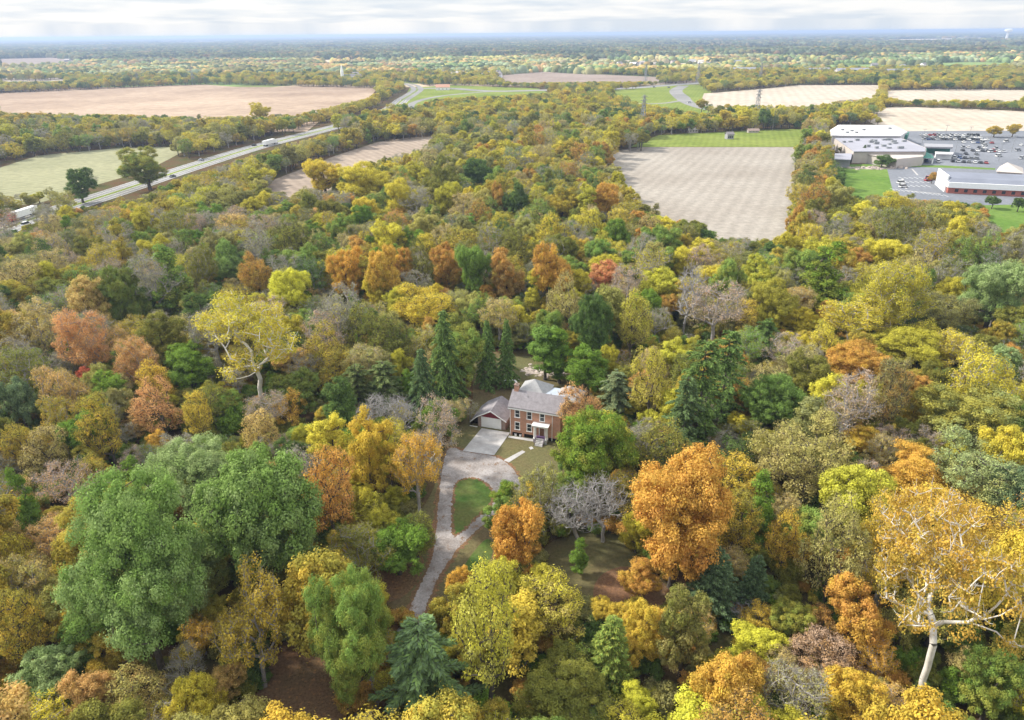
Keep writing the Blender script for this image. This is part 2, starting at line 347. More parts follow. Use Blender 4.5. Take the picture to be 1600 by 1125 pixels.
sheet('field', [(485, 105), (500, 101), (575, 98), (580, 101)], 'pale', .05)
FAR_FIELDS = [[(20, 82.5), (60, 80), (178, 79.2), (176, 82)], [(60, 72), (140, 70), (230, 69), (150, 73)], [(210, 67), (320, 64.8), (400, 64.5), (330, 67.5), (240, 69)], [(505, 77.5), (512, 75.6), (546, 75), (545, 77)], [(640, 73), (700, 71), (720, 72), (660, 75)], [(700, 94), (725, 90.5), (800, 90), (790, 93)],
    [(840, 74.5), (900, 72.5), (960, 72.5), (920, 75)], [(1000, 84), (1040, 81), (1150, 80), (1110, 84)], [(900, 98), (940, 94.5), (1010, 94.5), (990, 98)], [(1320, 66), (1400, 62), (1590, 57.5), (1600, 60), (1450, 65)], [(1060, 66), (1160, 62.5), (1240, 62.5), (1150, 66)], [(1195, 100), (1240, 97.5), (1330, 97), (1300, 100.5)], [(300, 86), (330, 84), (400, 84), (380, 87)]]
for k_, q_ in enumerate(FAR_FIELDS): sheet('field', q_, ('pale', 'meadow', 'tan')[k_ % 3] if k_ % 2 else 'pale', .06)
sheet('meadow', [(900, 146), (1000, 137), (1080, 132.5), (1105, 134), (1118, 150), (1140, 176), (1050, 185), (930, 172)], 'meadow', .045)
sheet('meadow', [(620, 170), (640, 138), (700, 133), (840, 138), (860, 146), (700, 158), (640, 172)], 'meadow', .045)
sheet('grass', [(1300, 266), (1315, 257), (1400, 256), (1412, 320), (1330, 332)], 'green', .05)
sheet('grass', [(1520, 318), (1660, 312), (1660, 385), (1540, 392)], 'green', .05)
sheet('car_park', [(1325, 252), (1330, 236), (1400, 205), (1660, 204), (1660, 278), (1470, 266), (1400, 262)], 'asphalt', .06)
sheet('car_park', [(1384, 256), (1480, 262.5), (1660, 280), (1660, 322), (1580, 320), (1470, 322), (1400, 318)], 'asphalt', .065)
sheet('grass', [(1400, 257.5), (1470, 258.5), (1555, 263), (1555, 265.5), (1470, 262), (1400, 260.5)], 'green', .075)
HWY = [(-120, 408), (-40, 375), (60, 339), (185, 299), (300, 261), (400, 230), (490, 207), (560, 188), (610, 170), (629, 156), (645, 146), (652, 139), (640, 132), (600, 128)]
ribbon('highway', HWY, 7.8, 'road', .09, off=5.4)
ribbon('highway', HWY, 7.8, 'road', .09, off=-5.4)
ribbon('median', HWY[:-4], 3.0, 'meadow', .07)
for o_ in (1.9, 5.4, 8.9): ribbon('lane_marking', HWY[:-4], 0.25, 'paint', .115, off=o_)
for o_ in (-1.9, -5.4, -8.9): ribbon('lane_marking', HWY[:-4], 0.25, 'paint', .115, off=o_)
ribbon('road', [(640, 172), (648, 160), (690, 150), (770, 143), (870, 140)], 9, 'road', .10)
ribbon('road', [(650, 139), (700, 138), (770, 142.5), (870, 140.5), (960, 139), (1040, 133.5), (1100, 129.5), (1160, 128)], [14, 20, 24, 26, 26, 26, 22], 'road', .11)
ribbon('road', [(1068, 134), (1056, 142), (1065, 152), (1078, 162), (1110, 172), (1180, 182)], [16, 18, 20, 14, 9, 8], 'road', .12)
ribbon('road', [(1070, 156), (1040, 161), (1000, 162), (960, 158), (900, 152)], 7, 'road', .10)
# around the house
sheet('yard', [(700, 700), (712, 655), (742, 640), (735, 560), (760, 545), (800, 560), (830, 555), (890, 570), (930, 610), (960, 660), (1000, 700), (900, 760), (860, 790), (800, 830), (760, 900), (690, 960), (655, 985), (600, 940), (560, 900), (600, 850), (660, 800), (688, 740)], 'lawn', .03, 2)
sheet('yard', [(845, 850), (900, 835), (975, 830), (1010, 880), (1060, 930), (1040, 975), (960, 985), (900, 950), (850, 905)], 'lawn', .03, 2)
sheet('yard', [(560, 540), (580, 505), (640, 500), (690, 520), (640, 545)], 'lawn', .03, 2)
sheet('leaf_litter', [(375, 1140), (390, 1060), (430, 1000), (500, 1000), (560, 1060), (545, 1140)], 'litter', .034, 2)
sheet('leaf_litter', [(535, 900), (570, 850), (650, 860), (668, 880), (640, 930), (600, 945), (550, 930)], 'litter', .036, 2)
sheet('leaf_litter', [(925, 905), (975, 880), (1030, 900), (1060, 940), (1000, 985), (930, 960)], 'litter', .036, 2)
DRIVE_OUT = [(696, 705), (706, 697), (723, 705), (772, 712), (790, 721), (806, 736), (816, 757), (812, 778), (780, 800), (742, 832), (712, 862), (690, 895), (676, 925), (664, 955), (655, 990), (600, 1100), (560, 1130), (545, 1110), (600, 1020), (640, 952), (655, 915), (671, 886), (679, 850), (683, 800), (688, 745)]
def ragged(name, pxs, mat, z, grow, amp, seed):
    r = random.Random(seed); p = smooth_poly([G(x, y)[:2] for x, y in pxs], 4); q = []
    n = len(p); a = sum(p[i][0] * p[(i + 1) % n][1] - p[(i + 1) % n][0] * p[i][1] for i in range(n)); s = 1 if a > 0 else -1
    for i in range(n):
        t = Vector((p[(i + 1) % n][0] - p[i - 1][0], p[(i + 1) % n][1] - p[i - 1][1])).normalized(); g = s * (grow + r.uniform(-amp, amp)); q.append((p[i][0] + t.y * g, p[i][1] - t.x * g))
    me = MB().poly([(x, y, z) for x, y in q]).mesh(name, M[mat])
    if me.polygons[0].normal.z < 0: me.flip_normals()
    return tag(link(name, me), kind='structure')
ragged('leaf_litter', DRIVE_OUT, 'litter', .040, .55, .35, 1)
ragged('gravel_drive', DRIVE_OUT, 'gravel', .045, -.1, .16, 2)
ragged('leaf_litter', [(712, 752), (735, 745), (758, 752), (772, 770), (770, 788), (742, 812), (716, 838), (706, 836), (706, 800), (708, 770)], 'litter', .055, .15, .25, 3)
ragged('grass_island', [(712, 752), (735, 745), (758, 752), (772, 770), (770, 788), (742, 812), (716, 838), (706, 836), (706, 800), (708, 770)], 'island', .06, -.35, .25, 4)
sheet('grass_verge', [(760, 838), (772, 850), (766, 880), (735, 905), (715, 912), (726, 880)], 'island', .04, 2)
sheet('driveway_slab', [(752.5, 669.5), (797, 676.5), (772, 712), (723, 705)], 'concrete', .10)
sheet('path', [(787, 719.5), (816, 704), (821, 706.5), (795, 723)], 'concrete', .07)
sheet('path', [(826, 699.5), (831, 698), (834, 701), (829, 703)], 'concrete', .07)
sheet('path', [(795, 681), (835, 686.5), (834, 690.5), (794, 684)], 'concrete', .065)

# ------------------------------------------------------------------ the brick house
HO = G(797, 680); YAW = R(-18.7)
U = Vector((math.cos(YAW), math.sin(YAW), 0)); W = Vector((-math.sin(YAW), math.cos(YAW), 0))
def HP(u, v, z=0): return Vector((HO[0], HO[1], 0)) + U * u + W * v + Vector((0, 0, z))
house = empty('brick_house', (HO[0], HO[1], 0), YAW)
tag(house, 'two storey red brick house with grey roof and white portico behind the driveway', 'house')
Lh, Dh, Z0, Z1, ZR = 10.6, 6.0, 0.95, 6.75, 9.05
wm = MB(); wm.box(0, Lh, 0, Dh, Z0, Z1)
for x0, x1 in ((0.0, 0.2), (Lh - 0.2, Lh)): wm.solid([(x0, 0, Z1 + .001), (x1, 0, Z1 + .001), (x1, Dh, Z1 + .001), (x0, Dh, Z1 + .001)], [(x0, Dh / 2 - .05, ZR - .25), (x1, Dh / 2 - .05, ZR - .25), (x1, Dh / 2 + .05, ZR - .25), (x0, Dh / 2 + .05, ZR - .25)])
wm.build('wall', M['brick'], house)
MB().box(0.3, Lh - 0.3, 0.35, Dh - 0.3, 0, Z0 - .002).build('crawl_space', M['dark'], house)
for x in (0.0, 2.55, 4.95): MB().box(x + .02, x + .42, 0.03, 0.43, 0, Z0 - .002).build('foundation_pier', M['brick'], house)
for x in (1.15, 2.15): MB().cyl(x, 0.2, 0, .42, .24, .27, 12).build('white_bucket', M['white'], house)
def gable_roof(u0, u1, v0, v1, ze, zr, t=0.16):
    vm = (v0 + v1) / 2; m = MB()
    m.solid([(u0, v0, ze), (u1, v0, ze), (u1, vm, zr), (u0, vm, zr)], [(u0, v0, ze + t), (u1, v0, ze + t), (u1, vm, zr + t), (u0, vm, zr + t)])
    m.solid([(u0, vm, zr), (u1, vm, zr), (u1, v1, ze), (u0, v1, ze)], [(u0, vm, zr + t), (u1, vm, zr + t), (u1, v1, ze + t), (u0, v1, ze + t)])
    return m
roof = gable_roof(-.35, Lh + .35, -.45, Dh + .45, Z1 + .02, ZR + .05).build('roof', M['shingle'], house)
ch = MB().box(0.1, 0.95, 2.6, 3.4, ZR - .6, ZR + 1.25).build('chimney', M['brick'], roof)
MB().box(0.02, 1.03, 2.52, 3.48, ZR + 1.25, ZR + 1.4).cyl(0.52, 3.0, ZR + 1.4, ZR + 1.75, .2, .16, 8).build('chimney_pot', M['old_brick'], roof)
MB().box(-.3, Lh + .3, -.44, -.02, Z1 - .32, Z1 - .0).build('cornice', M['white'], house)
for x in (0.06, 8.9): MB().box(x, x + .1, -.11, -.004, .3, Z1 - .33).build('downpipe', M['white'], house)
for x, y in ((3.2, 1.9), (7.4, 4.4), (8.6, 4.0)): MB().cyl(x, y, ZR - 1.1, ZR - .35, .09, .09, 8).build('roof_vent', M['steel'], roof)
def window(u, z, w=.85, h=1.6, parent=house, v=0.0):
    f = MB(); f.box(u - w / 2 - .14, u + w / 2 + .14, v - .07, v - .003, z + h, z + h + .18); f.box(u - w / 2 - .14, u - w / 2, v - .06, v - .003, z, z + h)
    f.box(u + w / 2, u + w / 2 + .14, v - .06, v - .003, z, z + h); f.box(u - w / 2, u + w / 2, v - .055, v - .003, z + h * .48, z + h * .53)
    fo = f.build('window', M['white'], parent)
    MB().box(u - w / 2 + .002, u + w / 2 - .002, v - .03, v - .004, z, z + h - .002).build('pane', M['glass'], fo)
    MB().box(u - w / 2 - .2, u + w / 2 + .2, v - .16, v - .003, z - .12, z - .002).build('sill', M['white'], fo)
for u in (1.6, 4.15, 6.85): window(u, 4.6)
for u in (1.6, 4.15): window(u, 1.75)
dr = MB().box(6.35, 7.3, -.06, -.003, .95, 3.05).build('door', M['wood'], house)
MB().box(6.2, 6.35, -.09, -.003, .95, 3.2).box(7.3, 7.45, -.09, -.003, .95, 3.2).box(6.35, 7.3, -.09, -.003, 3.05, 3.2).build('door_frame', M['white'], dr)
pt = MB().box(5.35, 8.2, -1.25, -.003, 0.0, .90).build('porch', M['concrete'], house)
MB().box(5.2, 8.35, -1.40, -.004, 3.75, 4.05).box(5.05, 8.5, -1.55, -.004, 4.05, 4.18).build('portico_roof', M['white'], house)
for u in (5.55, 7.98): MB().cyl(u, -1.05, 1.05, 3.62, .17, .14, 14).box(u - .24, u + .24, -1.29, -0.81, .90, 1.05).box(u - .22, u + .22, -1.27, -0.83, 3.62, 3.75).build('column', M['white'], house)
for u in (5.55, 7.98): MB().box(u - .12, u + .12, -.2, -.003, .92, 3.75).build('pilaster', M['white'], house)
for k in range(4): MB().box(6.0, 7.6, -1.25 - .3 * (k + 1), -1.25 - .3 * k - .002, 0, .72 - .18 * k).build('step', M['concrete'], house)
for u in (5.9, 7.7):
    MB().bar((u, -1.30, .9), (u, -1.30, 1.6), .09).bar((u, -2.40, .05), (u, -2.40, .8), .09).bar((u, -1.30, 1.6), (u, -2.40, .8), .07).build('handrail', M['purple'], house)
MB().box(5.85, 7.6, -.75, -.35, .9, 1.3).build('porch_bench', M['purple'], house)
def hip(u0, u1, v0, v1, ze, apex, mat, name, wallz=0.0, wmat='brick'):
    MB().box(u0 + .4, u1 - .4, v0 + .4, v1 - .4, wallz, ze - .02).build(name + '_wall', M[wmat], house)
    m = MB(); b = [(u0, v0), (u1, v0), (u1, v1), (u0, v1)]
    m.solid([(x, y, ze) for x, y in b], [(x, y, ze + .14) for x, y in b])
    i = len(m.v); m.v += [(x, y, ze + .141) for x, y in b] + [apex]
    m.f += [(i, i + 1, i + 4), (i + 1, i + 2, i + 4), (i + 2, i + 3, i + 4), (i + 3, i, i + 4)]
    m.build('roof', M[mat], house)
hip(-.9, 5.7, 6.55, 13.2, 5.9, (2.4, 9.6, 8.75), 'shingle_light', 'rear_wing')
hip(7.3, 12.9, 7.6, 13.2, 5.5, (10.0, 10.4, 7.9), 'shingle_light', 'rear_wing')
MB().box(4.9, 8.2, 6.6, 12.0, 0, 5.4).build('link_wall', M['brick'], house)
MB().solid([(4.6, 6.5, 6.55), (9.4, 6.5, 6.55), (9.4, 12.6, 5.6), (4.6, 12.6, 5.6)], [(4.6, 6.5, 6.7), (9.4, 6.5, 6.7), (9.4, 12.6, 5.75), (4.6, 12.6, 5.75)]).build('link_roof', M['blue_roof'], house)
# garage
gar = empty('garage', HP(-4.6, 1.4), YAW)
tag(gar, 'single storey garage with white door and dark red gable left of the brick house', 'garage')
MB().box(-3.0, -2.3, 0, .25, 0, 2.5).box(2.2, 3.1, 0, .25, 0, 2.5).box(-3.0, -2.75, .25, 6.2, 0, 2.5).box(2.85, 3.1, .25, 6.2, 0, 2.5).box(-2.75, 2.85, 5.95, 6.2, 0, 2.5).build('wall', M['old_brick'], gar)
MB().solid([(-2.405, .02, 2.52), (3.05, .02, 2.52), (3.05, .2, 2.52), (-2.405, .2, 2.52)], [(0.0, .02, 4.15), (.1, .02, 4.15), (.1, .2, 4.15), (0.0, .2, 4.15)]).build('gable', M['maroon'], gar)
gd = MB().box(-2.28, 2.18, .05, .13, 0, 2.3)
for k in range(4): gd.box(-2.26, 2.16, .03, .049, .05 + k * .57, .05 + k * .57 + .5)
gd.build('garage_door', M['white'], gar)
MB().box(-2.3, 2.2, .0, .2, 2.302, 2.5).build('door_lintel', M['white'], gar)
rf = MB()
def slope(m, u0, z0, u1, z1, v0, v1, t=.14): m.solid([(u0, v0, z0), (u1, v0, z1), (u1, v1, z1), (u0, v1, z0)], [(u0, v0, z0 + t), (u1, v0, z1 + t), (u1, v1, z1 + t), (u0, v1, z0 + t)])
slope(rf, -3.05, 2.52, .05, 4.3, -.5, 6.6); slope(rf, .05, 4.3, 3.5, 2.3, -.5, 6.6); slope(rf, -4.55, 1.15, -3.05, 2.52, -.5, 6.6)
rf.build('roof', M['shingle'], gar)
tr = MB()
for a, b in (((-4.6, 1.05), (-3.05, 2.5)), ((-3.05, 2.5), (.05, 4.28)), ((.05, 4.28), (3.5, 2.28))):
    tr.solid([(a[0], -.56, a[1] - .06), (b[0], -.56, b[1] - .06), (b[0], -.503, b[1] - .06), (a[0], -.503, a[1] - .06)],
             [(a[0], -.56, a[1] + .17), (b[0], -.56, b[1] + .17), (b[0], -.503, b[1] + .17), (a[0], -.503, a[1] + .17)])
tr.build('bargeboard', M['white'], gar)
MB().box(-4.6, -4.5, -.3, 6.3, 0, 1.1).box(-4.5, -3.02, 1.0, 1.1, 0, 1.4).build('lean_to_wall', M['dark'], gar)
MB().box(-4.7, -3.0, -.5, -.35, .0, .14).build('lean_to_kerb', M['white'], gar)

# rubble and yard things
rng0 = random.Random(4)
def rubble(name, px, py, n, spread, size, mat, label, cat='rubble pile', flat=.5):
    c = G(px, py); m = MB()
    m.solid([(spread[0] * 1.5 * math.cos(a * .7), spread[1] * 1.5 * math.sin(a * .7), -.02) for a in range(9)], [(spread[0] * 1.1 * math.cos(a * .7), spread[1] * 1.1 * math.sin(a * .7), size * .2) for a in range(9)])
    for k in range(n):
        x = rng0.gauss(0, spread[0]); y = rng0.gauss(0, spread[1]); s = size * rng0.uniform(.5, 1.3)
        a = [rng0.uniform(.7, 1.2) * s for _ in range(7)]
        pts = [(x + a[i] * math.cos(i * .9), y + a[i] * math.sin(i * .9) * .8) for i in range(7)]
        h = s * flat * rng0.uniform(.6, 1.3)
        m.solid([(p[0], p[1], -.02) for p in pts], [(x + (p[0] - x) * .6, y + (p[1] - y) * .6, h * rng0.uniform(.7, 1)) for p in pts])
    o = m.build(name, M[mat], None, (c[0], c[1], 0)); return tag(o, label, cat)
rubble('rubble_pile', 836, 579, 34, (2.0, 1.6), .55, 'chalk', 'pale broken concrete rubble at the left of the bare patch behind the house')
rubble('rubble_pile', 862, 582, 40, (2.4, 1.5), .7, 'chalk', 'larger heap of pinkish white rubble behind the right rear wing of the house')
rubble('junk_pile', 797, 596, 14, (1.3, .9), .35, 'white', 'small scatter of white junk at the foot of the dark spruces behind the house', 'junk')
rubble('rubble_pile', 1368, 263, 40, (9, 2.6), 1.5, 'chalk', 'long heap of white rubble on the green lawn by the car park', flat=.7)

# ------------------------------------------------------------------ plant prototypes
def tubes(edges, sides):
    """edges: (p0, p1, r0, r1) arrays -> verts, quads"""
    P0, P1, R0, R1 = edges; d = P1 - P0; L = np.linalg.norm(d, axis=1, keepdims=True); d = d / np.maximum(L, 1e-6)
    ref = np.where(np.abs(d[:, 2:3]) < .9, [[0, 0, 1.]], [[1., 0, 0]]); u = np.cross(d, ref); u /= np.linalg.norm(u, axis=1, keepdims=True); v = np.cross(d, u)
    a = np.arange(sides) * 2 * math.pi / sides; ca, sa = np.cos(a)[None, :, None], np.sin(a)[None, :, None]
    ring = u[:, None] * ca + v[:, None] * sa
    A = P0[:, None] + ring * R0[:, None, None]; B = P1[:, None] + ring * R1[:, None, None]
    n = len(P0); V = np.concatenate([A, B], 1).reshape(-1, 3); base = (np.arange(n) * 2 * sides)[:, None]
    i = np.arange(sides)[None]; j = (i + 1) % sides
    Q = np.stack([base + i, base + j, base + sides + j, base + sides + i], 2).reshape(-1, 4)
    return V, Q
def joinVQ(parts):
    V = []; Q = []; n = 0
    for v, q in parts: V.append(v); Q.append(q + n); n += len(v)
    return np.concatenate(V), np.concatenate(Q)
def skeleton(rng, tips, trunk, r0, rtip):
    """tree of nodes from the trunk polyline to every tip; returns edges"""
    pos = [np.array(p, float) for p in trunk]; par = list(range(-1, len(trunk) - 1)); plen = [0.0] * len(trunk)
    for i in range(1, len(trunk)): plen[i] = plen[i - 1] + np.linalg.norm(pos[i] - pos[i - 1])
    ok = [i for i in range(len(trunk)) if trunk[i][2] > trunk[-1][2] * .32]
    order = np.argsort([np.linalg.norm(t - pos[ok[0]]) for t in tips]); tipn = []
    cand = list(ok)
    for k in order:
        t = tips[k]; C = np.array([pos[i] for i in cand]); pl = np.array([plen[i] for i in cand]); d = t - C
        L = np.linalg.norm(d, axis=1); cost = L + .22 * pl + 2.0 * np.maximum(0, -(d[:, 2] / (L + .01)) + .1) * L * .5
        i = cand[int(np.argmin(cost))]; a = pos[i]; l = np.linalg.norm(t - a); m = max(2, min(5, int(l / 1.2)))
        ctrl = a + (t - a) * .5 + np.array([0, 0, .10 * l]) + rng.normal(0, .07 * l, 3); prev = i
        for s in range(1, m + 1):
            w = s / m; p = (1 - w) ** 2 * a + 2 * w * (1 - w) * ctrl + w * w * t
            if s < m: p = p + rng.normal(0, .03 * l, 3)
            pos.append(p); par.append(prev); plen.append(plen[prev] + np.linalg.norm(p - pos[prev])); prev = len(pos) - 1; cand.append(prev)
        tipn.append(prev)
    cnt = np.zeros(len(pos))
    for i in tipn: cnt[i] += 1
    for i in range(len(pos) - 1, 0, -1): cnt[par[i]] += cnt[i]
    tot = max(cnt[0], 1); r = rtip + (r0 - rtip) * (cnt / tot) ** .62; r[0] = r0 * 1.35
    pos = np.array(pos); idx = np.array([i for i in range(len(pos)) if par[i] >= 0]); pi = np.array(par)[idx]
    rr0 = np.minimum(r[pi], r[idx] * 1.5)
    return pos[pi], pos[idx], rr0, r[idx]
def twigs(rng, centers, rad, per, r=.03, up=.3):
    n = len(centers) * per; c = np.repeat(centers, per, 0); d = rng.normal(0, 1, (n, 3)); d[:, 2] = np.abs(d[:, 2]) * .8 + up * .5 - .25
    d /= np.linalg.norm(d, axis=1, keepdims=True); l = np.repeat(rad, per)[:, None] * rng.uniform(.6, 1.25, (n, 1))
    m = c + d * l * .5 + rng.normal(0, .08, (n, 3)); e = c + d * l + np.array([0, 0, .1]) * l
    return np.concatenate([c, m]), np.concatenate([m, e]), np.full(2 * n, r) * np.r_[np.ones(n), np.full(n, .7)], np.r_[np.full(n, r * .7), np.full(n, r * .3)]
def leaves(rng, centers, rad, per, size, flat=.8, inner=.5, upb=.12, elong=1.25):
    n = len(centers) * per; ci = np.repeat(np.arange(len(centers)), per); d = rng.normal(0, 1, (n, 3)); d /= np.linalg.norm(d, axis=1, keepdims=True)
    d[:, 2] += upb; rr = rad[ci][:, None] * (inner + (1.08 - inner) * rng.random((n, 1)) ** .7) * (1 + .6 * rng.random((n, 1)) ** 6)
    p = centers[ci] + d * rr * np.array([1, 1, flat]); nn = d * 1.0 + np.array([0, 0, .35]) + rng.normal(0, .32, (n, 3)); nn /= np.linalg.norm(nn, axis=1, keepdims=True)
    t = np.cross(nn, rng.normal(0, 1, (n, 3))); t /= np.linalg.norm(t, axis=1, keepdims=True); b = np.cross(nn, t)
    s = size * rng.uniform(.6, 1.35, (n, 1)) * .5; k = rng.uniform(.45, 1, (n, 1)); bend = rng.normal(0, .15, (n, 1)) * s
    V = np.stack([p - t * s * elong, p - b * s * k + nn * bend, p + t * s * elong * rng.uniform(.7, 1.1, (n, 1)), p + b * s * rng.uniform(.6, 1, (n, 1)) + nn * bend], 1).reshape(-1, 3)
    Q = np.arange(n * 4).reshape(-1, 4)
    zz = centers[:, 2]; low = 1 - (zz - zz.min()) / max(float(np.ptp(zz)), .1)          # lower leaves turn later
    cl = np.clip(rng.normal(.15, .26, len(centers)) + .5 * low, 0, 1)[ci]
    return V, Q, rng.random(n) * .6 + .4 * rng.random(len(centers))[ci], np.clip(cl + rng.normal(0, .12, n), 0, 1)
def crown_clumps(rng, n, Rr, Rz, zc, nl, lobe=(.36, .55), zmin=-.75, fr=(.35, .90)):
    """clump centres lying on a handful of lobes, so that the outline is uneven"""
    L = []
    for i in range(nl):
        for _ in range(40):
            d = rng.normal(0, 1, 3); d /= np.linalg.norm(d); f = rng.uniform(*fr)
            if d[2] * f > zmin * .8 and all(np.linalg.norm(d * f - l[0]) > .34 for l in L): break
        L.append((d * f, rng.uniform(*lobe)))
    L.append((np.array([0, 0, .0]), .46)); C = []; guard = 0
    mind = 1.75 / math.sqrt(n) * .95
    while len(C) < n and guard < n * 60:
        guard += 1; l = L[rng.integers(len(L))]; d = rng.normal(0, 1, 3); d /= np.linalg.norm(d); p = l[0] + d * l[1] * rng.uniform(.75, 1.0)
        if p[2] < zmin or any(np.linalg.norm(p - m[0]) < m[1] * .72 for m in L if m is not l): continue
        if C and np.min(np.linalg.norm(np.array(C) - p, axis=1)) < mind * (1 if guard < n * 30 else .6): continue
        C.append(p)
    C = np.array(C) + rng.normal(0, .035, (len(C), 3)); return C * np.array([Rr, Rr, Rz]) + np.array([0, 0, zc])
PROTO = {}       # key -> dict(trunk=mesh, crown=mesh, R=, H=, V=)
def reg(key, trunk, crown, Rr, H, Vv): PROTO.setdefault(key, []).append(dict(trunk=trunk, crown=crown, R=Rr, H=H, V=Vv))
def trunk_line(rng, h, wob=.25, lean=0.0, n=6):
    p = [np.array([0, 0, -.15])]
    for i in range(1, n + 1): p.append(np.array([rng.normal(0, wob) * i / n + lean * i / n, rng.normal(0, wob) * i / n, h * i / n]))
    return p
def make_broad(key, seed, Rr=5., Rz=4.6, zc=8.6, n=100, nl=9, per=115, size=.44, crad=1.05, r0=.34, bark=BARK, tw=2, lobe=(.36, .55), zmin=-.8, twr=.03, inner=.5, cut=0, rt=.035, th=None, fr=(.35, .90)):
    rng = np.random.default_rng(seed); C = crown_clumps(rng, n, Rr * .9, Rz * .9, zc, nl, lobe, zmin, fr)
    if cut: C = C[~((C[:, 1] < .10 * Rr) & (C[:, 2] < zc + .30 * Rz) & (rng.random(len(C)) < cut))]      # thin towards the open side
    tl = trunk_line(rng, th or zc + Rz * .25); sub = C[rng.permutation(len(C))[:min(len(C), 200)]]
    E = skeleton(rng, sub, tl, r0, rt); T = [tubes(E, 5)]
    if tw: T.append(tubes(twigs(rng, sub, np.full(len(sub), crad * 1.1), tw, twr), 3))
    Vt, Qt = joinVQ(T); tm = quadmesh(key + '_trunk', Vt, Qt, bark, smooth=True)
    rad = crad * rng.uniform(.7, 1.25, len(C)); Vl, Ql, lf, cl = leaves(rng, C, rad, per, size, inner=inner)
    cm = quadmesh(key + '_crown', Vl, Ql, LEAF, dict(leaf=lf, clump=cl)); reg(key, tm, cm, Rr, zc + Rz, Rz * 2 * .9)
for s in range(8): make_broad('b', 11 + s, Rz=4.2 + .25 * s, zc=7.0 + .2 * s, zmin=-.93, nl=9 + s % 5, n=135 + 5 * s, per=230, size=.21, crad=.74, lobe=(.30, .48), inner=.35)
for s in range(4): make_broad('B', 21 + s, Rr=8.2, Rz=7.2 + .5 * s, zc=9.9, zmin=-.92, nl=14, n=330, per=220, size=.21, crad=.86, r0=.5, lobe=(.22, .36), inner=.35)
for s in range(2): make_broad('k', 31 + s, Rr=13., Rz=10.4, zc=14.2, zmin=-.88, n=560, nl=19, per=240, size=.25, crad=1.12, r0=.55, lobe=(.20, .34), inner=.35)
for s in range(6): make_broad('s', 140 + s, Rz=4.4 + .35 * s, zc=7.5, n=120, nl=11, per=84, size=.21, crad=.82, tw=7, bark=BARK if s % 2 else BARK_GREY, twr=.026, inner=.3, zmin=-.9)
for s in range(2): make_broad('S', 46 + s, Rr=8.0, Rz=7.2, zc=10.0, n=280, nl=15, per=84, size=.215, crad=.9, tw=6, r0=.5, bark=BARK if s % 2 else BARK_GREY, twr=.03, inner=.3, lobe=(.24, .38), zmin=-.85)
for s in range(3): make_broad('t', 51 + s, Rz=4.8, zc=8.6, n=95, nl=11, per=36, size=.21, crad=1.0, tw=9, bark=BARK_GREY, twr=.028, inner=.25)
for s in range(2): make_broad('y', 61 + s, Rr=7.5, Rz=7.6, zc=12.0, n=250, nl=15, per=95, size=.22, crad=.95, r0=.34, th=9.5, tw=4, bark=BARK_PALE, zmin=-.8, twr=.04, inner=.3, lobe=(.24, .38), cut=.6)
make_broad('w', 66, Rr=10.0, Rz=7.5, zc=12.5, n=400, nl=18, per=82, size=.22, crad=.95, r0=.40, rt=.04, th=8.0, tw=4, bark=BARK_PALE, zmin=-.7, twr=.045, inner=.3, lobe=(.22, .36), cut=.84)
for s in range(2): make_broad('v', 71 + s, Rr=2.2, Rz=6.5, zc=6.8, n=90, nl=9, per=200, size=.21, crad=.7, r0=.25, zmin=-.98)
for s in range(3): make_broad('u', 81 + s, Rr=2.6, Rz=1.7, zc=1.45, n=48, nl=6, per=170, size=.21, crad=.58, r0=.10, zmin=-.75)
for s in range(3): make_broad('D', 171 + s, Rr=8.2, Rz=6.9 + .3 * s, zc=9.6, zmin=-.92, nl=15, n=380, per=220, size=.21, crad=.84, r0=.45, lobe=(.26, .38), inner=.35, fr=(.5, .68))
def make_bare(seed):
    rng = np.random.default_rng(seed); C = crown_clumps(rng, 110, 4.7, 4.4, 8.2, 9)
    T = [tubes(skeleton(rng, C, trunk_line(rng, 8.6, .6), .36, .055), 5)]; tm = quadmesh('n_trunk', *joinVQ(T), BARK_PALE2, smooth=True)
    E = twigs(rng, C, np.full(len(C), 1.35), 5, .04, up=.2); e2 = twigs(rng, E[1][len(C) * 5:], np.full(len(C) * 5, .75), 1, .026)
    V_, Q_ = joinVQ([tubes(E, 3), tubes(e2, 3)]); cm = quadmesh('n_crown', V_, Q_, BARK_PALE2, smooth=True); reg('n', tm, cm, 5.2, 13, 9.4)
for s in range(2): make_bare(91 + s)
